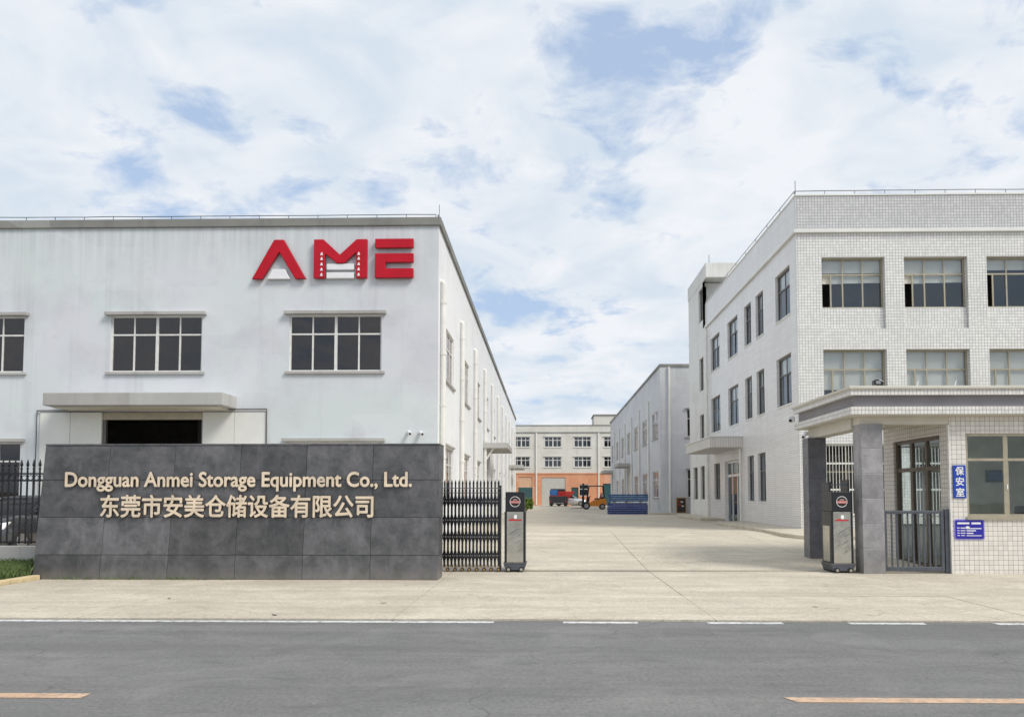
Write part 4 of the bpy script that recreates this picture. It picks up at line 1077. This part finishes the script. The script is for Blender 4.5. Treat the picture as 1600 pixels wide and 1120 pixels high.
# kerbed walkway along its side
b = MB(); pts = [(8.54, 45.3), (8.54, 25.9), (8.54, 23.9)] 
wk = [(12.0, 23.4), (8.2, 23.4), (7.75, 23.7), (7.45, 24.3), (7.2, 27.0), (6.95, 31.0), (7.2, 32.8), (8.545, 33.2), (8.545, 25.98), (12.0, 25.98)]
b = MB(); n = len(wk)
base = len(b.v)
b.v += [(x, y, gz(y) - .1) for x, y in wk] + [(x, y, gz(y) + .14) for x, y in wk]
b.f.append(tuple(range(n))); b.f.append(tuple(range(n, 2 * n))); b.m += [0, 0]
for i in range(n): b.f.append((i, (i + 1) % n, n + (i + 1) % n, n + i)); b.m.append(0)
struct(b.build('walkway', 'slab_concrete', bevel=.02))
wk = [(7.35, 37.0), (7.1, 41.5), (7.6, 45.0), (8.495, 45.3), (8.495, 37.0)]
b = MB(); n = len(wk)
b.v += [(x, y, gz(y) - .1) for x, y in wk] + [(x, y, gz(y) + .14) for x, y in wk]
b.f.append(tuple(range(n))); b.f.append(tuple(range(n, 2 * n))); b.m += [0, 0]
for i in range(n): b.f.append((i, (i + 1) % n, n + (i + 1) % n, n + i)); b.m.append(0)
struct(b.build('walkway', 'slab_concrete', bevel=.02))

# ------------------------------------------------------------------ rear right workshop
KX, KY, KT, KE = 7.40, 49.5, 10.05, 88.0
KB = thing('workshop_building', (KX, KY, .5), 'grey rendered two-storey workshop behind the blue steel stack', 'building')
ky = [52.05 + 5.45 * k for k in range(7)]
kd = (3, 6)
sh = [(y - 1.4, y + 1.4, 5.55, 7.32) for y in ky] + [(y - 1.4, y + 1.4, 1.6, 3.35) for k, y in enumerate(ky) if k not in kd] + [(ky[k] - 1.5, ky[k] + 1.5, .5, 3.9) for k in kd]
mb = MB(); wall_mb(mb, face_nx(KX), KY, KE, .2, KT, sh, .18); mb.build('side_wall', 'plaster_workshop', KB, fixn=False)
mb = MB(); wall_mb(mb, front(KY), KX, 24, .2, KT, [(9.08, 11.8, 5.5, 7.3), (9.08, 11.8, 1.6, 3.4)], .18); mb.build('front_wall', 'plaster_workshop', KB, fixn=False)
mb = MB(); mb.quad((KX, KY, 9.5), (24, KY, 9.5), (24, KE, 9.5), (KX, KE, 9.5)); mb.quad((KX, KE, .2), (24, KE, .2), (24, KE, KT), (KX, KE, KT)); mb.quad((KX + 6, KY + .2, .2), (KX + 6, KE, .2), (KX + 6, KE, 9.5), (KX + 6, KY + .2, 9.5))
mb.build('roof_deck', 'interior', KB, fixn=False)
MB().box(KX - .07, KY - .07, KT, 24, KY + .2, KT + .16).build('coping', 'coping', KB)
MB().box(KX - .068, KY + .2, KT, KX + .2, KE, KT + .158).build('coping', 'coping', KB)
MB().box(KX - .03, KY - .03, .3, KX + .55, KY - .002, KT - .002).build('corner_band', 'plaster_workshop', KB)
for k, y in enumerate(ky):
    window(KB, (KX, y, 5.55), R(-90), 2.79, 1.76, C4, .66, 'alu_white', 'glass_dark', k < 2, .5, None, None, (0.05, .07, .06, 'concrete'))
    if k not in kd: window(KB, (KX, y, 1.6), R(-90), 2.79, 1.74, C4, .66, 'alu_white', 'glass_dark', k < 2, .5, None, None, (0.05, .07, .06, 'concrete'))
for z in (5.5, 1.6):
    window(KB, (10.44, KY, z), 0, 2.71, 1.79, C4, .66, 'alu_white', 'glass_dark', True, .5, None, (0.1, .07, .12, 'concrete'), (0.1, .07, .06, 'concrete'))
for k in kd:
    MB().box(KX + .08, ky[k] - 1.49, .5, KX + .14, ky[k] + 1.49, 3.89).build('shutter_door', 'shutter', KB)
    MB().box(KX - 1.2, ky[k] - 2.2, 4.25, KX - .002, ky[k] + 2.2, 4.55).build('canopy', 'concrete', KB, bevel=.02)
    MB().tube([(KX - .03, ky[k] - 2, 3.5), (KX - .4, ky[k] - 2, 4.2), (KX - .42, ky[k] - 2, 4.26)], .05, 6).build('bracket', 'concrete', KB)
y = 54.9
while y < KE - 1: downpipe(KB, KX, y, .6, 8.45, .07, -1, 0, 3); y += 5.45
downpipe(KB, 7.95, KY, .6, 10.0, .075, 0, -1, 5, False)
t = thing('notice_board', (8.58, 49.1, .5), 'dark notice board in a yellow wood frame leaning by the grey workshop', 'board')
MB().box(8.27, 49.05, .55, 8.90, 49.12, 1.60).build('frame', 'wood_frame', t, bevel=.01)
MB().box(8.33, 49.03, .66, 8.84, 49.049, 1.54).build('panel', 'board_black', t)
for i, (a, z) in enumerate(((8.38, 1.4), (8.55, 1.36), (8.42, 1.18), (8.6, 1.1))): MB().box(a, 49.02, z - .08, a + .15, 49.029, z).build('paper', ('lamp_red', 'blind_cream')[i % 2], t)
b = MB(); b.box(6.7, 48.75, .4, 9.5, 49.45, .62); struct(b.build('step', 'slab_concrete', bevel=.02))

# ------------------------------------------------------------------ far factory block
FX0, FX1, FY, FT = -16.0, 22.0, 104.0, 11.3
FB = thing('far_factory', (2, FY, .5), 'three-storey cream block with salmon ground floor at the end of the yard', 'building')
s_ = FY / 100.0
def fx(x): return x * s_
def fzf(z): return 1.6 + (z - 1.6) * s_
cols = [-3.2 - 3.85 * 2, -3.2, 0.92, 4.78, 8.65, 12.5]
fw, fh = 2.3, 1.42
holes = []
for c in cols:
    for z in (8.15, 5.55): holes.append((fx(c) - fw / 2, fx(c) + fw / 2, fzf(z), fzf(z) + fh))
mb = MB(); wall_mb(mb, front(FY), FX0, FX1, fzf(4.65), fzf(10.95), holes, .2); mb.build('upper_wall', 'plaster_cream', FB, fixn=False)
gh = [(fx(-.55), fx(2.55), .45, fzf(4.2)), (fx(-3.6), fx(-1.75), .45, fzf(4.3)), (fx(4.3), fx(5.6), 1.8, fzf(3.3)), (fx(7.4), fx(9.4), .45, fzf(3.4)), (fx(3.3), fx(4.2), .45, fzf(2.9))]
mb = MB(); wall_mb(mb, front(FY - .05), FX0, FX1, .2, fzf(4.64), gh, .25); mb.build('lower_wall', 'plaster_salmon', FB, fixn=False)
mb = MB(); mb.quad((FX0, FY, fzf(10.2)), (FX1, FY, fzf(10.2)), (FX1, FY + 14, fzf(10.2)), (FX0, FY + 14, fzf(10.2))); mb.quad((FX0, FY + 6, .2), (FX1, FY + 6, .2), (FX1, FY + 6, 11), (FX0, FY + 6, 11))
mb.build('roof_deck', 'interior', FB, fixn=False)
MB().box(FX0, FY - .06, fzf(10.95), FX1, FY + .3, fzf(11.05)).build('coping', 'coping', FB)
MB().box(FX0, FY - .09, fzf(10.02), FX1, FY - .002, fzf(10.12)).build('string_course', 'coping', FB)
MB().box(FX0, FY - .12, fzf(4.64), FX1, FY - .003, fzf(4.78)).build('string_course', 'plaster_salmon', FB)
MB().box(fx(6.3), FY + .3, fzf(10.9), fx(11), FY + 5, fzf(12.3)).build('roof_house', 'plaster_cream', FB)
MB().box(fx(6.2), FY + .2, fzf(12.3), fx(11.1), FY + 5.1, fzf(12.45)).build('roof_house_cap', 'coping', FB)
for c in cols:
    for z in (8.15, 5.55):
        window(FB, (fx(c), FY, fzf(z)), 0, fw - .01, fh - .01, (0.25, .5, .75), .66, 'alu_white', 'glass_blue', False, .5, None, (.1, .1, .12, 'plaster_cream'), (.08, .08, .08, 'plaster_cream'), t=.08)
for x in (-1.25, 6.85, 14.8): downpipe(FB, fx(x), FY, .6, fzf(10.05), .10, 0, -1, 2, False)
b = MB(); b.box(fx(-.55), FY + .06, .46, fx(2.55), FY + .1, fzf(4.2))
for q in range(14): b.box(fx(-.54), FY + .03, .5 + q * .27, fx(2.54), FY + .059, .5 + q * .27 + .22)
b.build('shutter_door', 'shutter', FB)
MB().box(fx(-3.59), FY + .05, fzf(2.9), fx(-1.76), FY + .1, fzf(4.29)).build('door_panel', 'door_beige', FB)
MB().box(fx(-3.59), FY + .04, .46, fx(-1.76), FY + .1, fzf(2.89)).build('door', 'door_green', FB)
MB().box(fx(7.41), FY + .05, .46, fx(9.39), FY + .1, fzf(3.39)).build('door', 'door_green', FB)
MB().box(fx(3.31), FY + .05, .46, fx(4.19), FY + .1, fzf(2.89)).build('door', 'door_green', FB)
window(FB, (fx(4.95), FY - .05, 1.81), 0, fx(1.28), fzf(3.3) - 1.83, (.5,), .6, 'alu_white', 'glass_dark', False, t=.07)

# ------------------------------------------------------------------ blue steel stack
def beam_mesh(L, mat, h=.085):
    def mk():
        b = MB(); w = .11
        b.box(-L / 2, -w / 2, 0, L / 2, w / 2, h * .55); b.box(-L / 2, -w / 2 + .02, h * .551, L / 2, w / 2, h)
        for sx in (-1, 1): b.box(sx * L / 2 - .006, -w / 2 - .02, -.0, sx * L / 2 + .006, w / 2, h + .004)
        return b.mesh('steel_beam', mat)
    return cached(('beam', L, mat, h), mk)
def bundle(pos, L, nz, ny, mat, lab, grp):
    t = thing('beam_bundle', pos, lab, 'steel bundle', grp, 0, local=True)
    rnd = random.Random(nz * 7 + int(pos[2] * 10))
    for j in range(nz):
        for i in range(ny):
            loc('steel_beam', beam_mesh(L, mat, .100), t, (rnd.uniform(-.035, .035), (i - (ny - 1) / 2) * .135, j * .122))
    return t
bundle((5.33, 50.45, .535), 2.55, 6, 6, 'steel_blue', 'deep blue lower bundle of steel beams stacked by the grey workshop', 'blue beam bundles')
for x, lab in ((4.5, 'left timber spacer between the blue beam bundles'), (5.3, 'middle timber spacer between the blue beam bundles'), (6.2, 'right timber spacer between the blue beam bundles')):
    tag(MB().box(x - .05, 50.02, 1.275, x + .05, 50.9, 1.335).build('timber_spacer', 'wood_frame'), lab, 'spacer', 'timber spacers')
bundle((5.36, 50.45, 1.34), 2.5, 4, 6, 'steel_teal', 'lighter blue upper bundle of steel beams on top of the stack', 'blue beam bundles')

# ------------------------------------------------------------------ vehicles
def car_wheel(par, x, y, z, r, w, axis='x', rim='rim_grey'):
    t = MB().lathe((x, y, z), [(r * .72, -w / 2), (r * .96, -w / 2), (r, -w / 2 + .02), (r, w / 2 - .02), (r * .96, w / 2), (r * .72, w / 2)], axis, 24).build('wheel', 'rubber', par)
    MB().lathe((x, y, z), [(r * .6, -w / 2 - .005), (r * .66, -w / 2 + .03), (r * .66, w / 2 - .03), (r * .6, w / 2 + .005)], axis, 18).build('rim', rim, t)
def ring_sec(y, zb, zt, hw, tuck=.86, crown=.9):
    zm = zb + (zt - zb) * .55
    return [(-hw * tuck, y, zb), (-hw, y, zb + (zt - zb) * .25), (-hw, y, zm), (-hw * crown, y, zt - .03), (-hw * .55, y, zt), (hw * .55, y, zt), (hw * crown, y, zt - .03), (hw, y, zm), (hw, y, zb + (zt - zb) * .25), (hw * tuck, y, zb)]
def car(name, pos, rz, paint_, label):
    """built in local space, nose towards -Y"""
    t = thing(name, pos, label, 'car', None, rz, local=True)
    b = MB(); b.loft([ring_sec(-2.2, .30, .62, .70), ring_sec(-2.1, .22, .74, .82), ring_sec(-1.7, .19, .88, .88), ring_sec(-.85, .18, .98, .90), ring_sec(.3, .18, 1.0, .90), ring_sec(1.5, .19, 1.03, .89), ring_sec(2.05, .24, 1.0, .84), ring_sec(2.2, .34, .85, .74)])
    b.build('body', paint_, t, smooth=True)
    b = MB(); b.loft([ring_sec(-.95, .95, .99, .78, 1, .95), ring_sec(-.2, .95, 1.40, .70, 1.1, .9), ring_sec(.3, .95, 1.46, .68, 1.12, .88), ring_sec(1.0, .95, 1.43, .67, 1.12, .88), ring_sec(1.85, .98, 1.06, .72, 1, .95)])
    b.build('cabin_glass', 'cctv_black', t, smooth=True)
    b = MB(); b.loft([ring_sec(-.18, 1.40, 1.42, .63, 1, .97), ring_sec(.3, 1.44, 1.48, .64, 1, .95), ring_sec(1.0, 1.42, 1.45, .62, 1, .95)]); b.build('roof', paint_, t, smooth=True)
    for sx in (-1, 1):
        b = MB(); b.tube([(sx * .76, -.9, 1.0), (sx * .66, -.2, 1.41)], .03, 6); b.tube([(sx * .64, 1.0, 1.43), (sx * .72, 1.75, 1.04)], .04, 6); b.tube([(sx * .77, .45, .98), (sx * .655, .42, 1.45)], .03, 6); b.build('pillar', paint_, t)
        b = MB(); b.loft([[(sx * (.50 + q * .0), -2.12 + q, .60), (sx * .80, -1.98 + q, .62), (sx * .85, -1.75 + q, .82), (sx * .62, -2.02 + q, .76)] for q in (-.06, .05)]); b.build('headlight', 'lamp_white', t, bevel=.02)
        MB().lathe((sx * .62, -2.16, .40), [(.06, -.02), (.07, .03)], 'y', 12).build('fog_lamp', 'lamp_white', t)
        MB().box(sx * .55, 2.12, .70, sx * .80, 2.19, .85).build('tail_light', 'lamp_red', t, bevel=.02)
        MB().box(sx * .92 - .02, -.72, .96, sx * .92 + sx * .18, -.6, 1.08).build('mirror', paint_, t, bevel=.03)
        for y in (-1.42, 1.35): car_wheel(t, sx * .80, y, .32, .32, .21)
    MB().box(-.42, -2.23, .46, .42, -2.15, .62).build('grille', 'cctv_black', t, bevel=.02)
    MB().box(-.55, -2.20, .26, .55, -2.13, .36).build('air_intake', 'cctv_black', t, bevel=.02)
    MB().box(-.22, -2.245, .40, .22, -2.231, .455).build('number_plate', 'sign_blue', t)
    return t
car('parked_car', (-14.02, 21.0 - .55, gz(20.4) + .03), 0, 'car_grey', 'dark grey car parked behind the picket fence at the far left')
car('parked_car', (3.0, 98.5, .53), R(90), 'car_silver', 'silver car in front of the salmon ground floor, behind the truck')
# truck seen from behind with a load of red and blue steel
T = thing('flatbed_truck', (1.55, 94.6, .52), 'small dark truck seen from behind, loaded with red and blue steel', 'truck', None, 0, local=True)
MB().box(-1.12, 0, .62, 1.12, 3.6, .78).build('load_bed', 'truck_dark', T, bevel=.02)
MB().box(-1.14, -.06, .50, 1.14, -.003, 1.24).build('tailgate', 'truck_dark', T, bevel=.02)
for sx in (-1, 1):
    MB().box(sx * 1.14, 0, .78, sx * 1.09, 3.6, 1.2).build('side_board', 'truck_dark', T, bevel=.01)
    MB().box(sx * .62, -.05, .16, sx * 1.12, .02, .52).build('mudguard', 'rubber', T)
    MB().box(sx * .8, -.085, .52, sx * 1.05, -.045, .61).build('tail_light', 'lamp_red', T)
    car_wheel(T, sx * .88, .75, .37, .37, .34); car_wheel(T, sx * .88, 4.2, .37, .37, .24)
MB().box(-.6, -.02, .34, .6, .05, .44).build('rear_bar', 'rim_grey', T)
MB().box(-.98, 3.75, .5, .98, 5.3, 2.2).build('cab', 'truck_dark', T, bevel=.12)
MB().box(-.85, 3.735, 1.4, .85, 3.749, 2.0).build('rear_window', 'cctv_black', T)
MB().box(-.4, .2, .4, .4, 5.2, .62).build('chassis', 'truck_dark', T)
for j in range(6):
    lab = ['lowest', 'second', 'third', 'fourth', 'fifth', 'topmost'][j]
    x0 = -1.1 if j < 3 else -.05; off = .25 * (j + 1) * .62
    b = MB(); b.box(1.55 + x0, 94.72, 1.315 + j * .175, 1.55 + 1.05 + off, 97.4, 1.315 + j * .175 + .15); b.box(1.55 + x0 + .02, 94.69, 1.35 + j * .175, 1.55 + 1.05 + off - .02, 94.719, 1.38 + j * .175)
    tag(b.build('red_steel_layer', 'steel_red', bevel=.02), lab + ' red steel layer of the truck load', 'steel', 'red load layers')
b = MB(); b.box(.48, 94.72, 1.845, 1.42, 97.2, 2.52)
for q in range(4): b.box(.50, 94.695, 1.87 + q * .16, 1.40, 94.719, 1.97 + q * .16)
tag(b.build('blue_cargo_crate', 'cover_blue', bevel=.03), 'blue crate on the left of the truck load', 'crate')
# forklift, facing left
K = thing('forklift', (4.30, 69.8, .52), 'orange forklift with black mast parked left of the blue steel stack', 'forklift', None, 0, local=True)
MB().prism([(-.62, .30), (-.62, .62), (-.25, .66), (.05, .86), (.55, .92), (1.05, 1.02), (1.14, .85), (1.14, .42), (.9, .28)], -.5, .5, 'y').build('body', 'forklift_orange', K, bevel=.05)
MB().prism([(.62, .93), (1.02, 1.03), (1.0, 1.14), (.66, 1.10)], -.42, .42, 'y').build('hood', 'seat_black', K, bevel=.03)
MB().box(.1, -.26, .9, .6, .26, 1.02).build('seat', 'seat_black', K, bevel=.04)
MB().prism([(.52, 1.02), (.66, 1.02), (.76, 1.5), (.66, 1.5)], -.25, .25, 'y').build('seat_back', 'lamp_red', K, bevel=.03)
MB().tube([(-.55, 0, .65), (-.3, 0, 1.15)], .03, 6).build('steering_column', 'cctv_black', K)
MB().tube([(-.3 + .17 * math.cos(a) * .5, .17 * math.sin(a), 1.17 + .17 * math.cos(a) * .4) for a in [2 * math.pi * q / 14 for q in range(15)]], .016, 5).build('steering_wheel', 'cctv_black', K)
for sy_ in (-.46, .46):
    MB().tube([(-.62, sy_, .6), (-.42, sy_, 2.08)], .05, 6).build('guard_post', 'cctv_black', K)
    MB().tube([(.95, sy_, 1.02), (.88, sy_, 2.08)], .05, 6).build('guard_post', 'cctv_black', K)
    MB().box(-.98, sy_ * .72 - .04, .12, -.84, sy_ * .72 + .04, 2.35).build('mast_rail', 'cctv_black', K)
    MB().prism([(-1.02, .10), (-1.02, .62), (-1.07, .62), (-1.07, .14), (-2.05, .10), (-2.05, .07)], sy_ * .6 - .05, sy_ * .6 + .05, 'y').build('fork', 'black_iron', K)
b = MB()
for z in (.3, 1.1, 2.25): b.box(-.97, -.30, z, -.86, .30, z + .09)
b.build('mast_crossbar', 'cctv_black', K)
MB().tube([(-.91, 0, .2), (-.91, 0, 1.7)], .05, 8).build('lift_cylinder', 'rim_grey', K)
b = MB(); b.box(-1.02, -.48, .30, -.985, .48, .38); b.box(-1.02, -.48, .62, -.985, .48, .70)
for q in range(5): b.box(-1.018, -.45 + q * .215, .72, -.988, -.42 + q * .215, 1.2)
b.build('load_backrest', 'cctv_black', K)
MB().prism([(-.66, .62), (-.40, .66), (-.34, 1.12), (-.58, 1.16)], -.44, .44, 'y').build('cowl', 'seat_black', K, bevel=.03)
MB().tube([(.80, -.4, 1.26), (.80, .4, 1.26)], .14, 12).build('gas_tank', 'rim_grey', K)
b = MB(); b.box(-.46, -.5, 2.06, .92, .5, 2.15)
b.build('overhead_guard', 'cctv_black', K, bevel=.02)
for sy_ in (-.44, .44): car_wheel(K, -.66, sy_, .33, .33, .22, 'y', 'rim_grey'); car_wheel(K, .78, sy_, .27, .27, .18, 'y', 'rim_grey')

# ------------------------------------------------------------------ planting in the yard
def shrub(pos, r, h, seed, label, lm='leaf'):
    t = thing('shrub', pos, label, 'shrub', None, 0, local=True)
    rnd = random.Random(seed); b = MB()
    for _ in range(6):
        a = rnd.uniform(0, 6.28); b.tube([(0, 0, 0), (.15 * r * math.cos(a), .15 * r * math.sin(a), h * .4), (.5 * r * math.cos(a), .5 * r * math.sin(a), h * .75)], [.025, .015, .006], 5)
    b.build('stem', 'bark', t)
    b = MB()
    for _ in range(1500):
        while True:
            p = Vector((rnd.uniform(-1, 1), rnd.uniform(-1, 1), rnd.uniform(-1, 1)))
            if .35 < p.length < 1 * (.8 + .25 * math.sin(p.x * 6 + seed) * math.cos(p.y * 5)): break
        c = Vector((p.x * r, p.y * r, h * .56 + p.z * h * .44)); u = Vector((rnd.uniform(-1, 1), rnd.uniform(-1, 1), rnd.uniform(-.6, 1))).normalized(); w = u.cross(Vector((rnd.uniform(-1, 1), rnd.uniform(-1, 1), rnd.uniform(-1, 1)))).normalized()
        l = rnd.uniform(.06, .11)
        b.quad(c - u * l, c + w * l * .45, c + u * l, c - w * l * .45)
    b.build('foliage', lm, t, fixn=False)
    return t
shrub((-1.45, 56.0, .5), .62, 1.15, 4, 'rounded bright green shrub by the side wall of the grey factory', 'leaf_bright')
shrub((-2.35, 58.5, .5), .55, .9, 9, 'smaller dark shrub behind the rounded one by the factory wall')

# a few dry leaves blown onto the pavement
rnd = random.Random(11)
def leaf_mesh():
    b = MB(); b.loft([[(-.035, -.004, .002), (-.035, .004, .002), (-.035, .004, .004), (-.035, -.004, .004)], [(0, -.022, .001), (0, .022, .006), (0, .022, .008), (0, -.022, .003)], [(.045, -.003, .010), (.045, .003, .010), (.045, .003, .012), (.045, -.003, .012)]])
    return b.mesh('dry_leaf', 'wood_dark')
simple('wood_dark', (0.07, 0.05, 0.035), 0.8)
lm_ = leaf_mesh()
for x, y, lab in ((-3.65, 10.35, 'dry dark leaf nearest the solid white edge line'), (-2.43, 11.55, 'dry dark leaf below the right end of the sign wall'),
                  (-5.9, 12.0, 'dry dark leaf in the middle of the pavement below the sign wall'), (3.9, 11.3, 'lone dry dark leaf on the pavement in front of the gatehouse')):
    o = put('dry_leaf', lm_, None, (x, y, .022), rnd.uniform(0, 6)); o.scale = (1.2, 1.2, 1.2)
    tag(o, lab, 'leaf', 'dry leaves on the pavement')
# weeds at the foot of the sign wall
o = grass('weeds', 260, (-9.6, -6.0), (14.70, 14.795), .02, .02, .07, 5); o['label'] = 'sparse little weeds along the foot of the sign wall'; o['category'] = 'weeds'
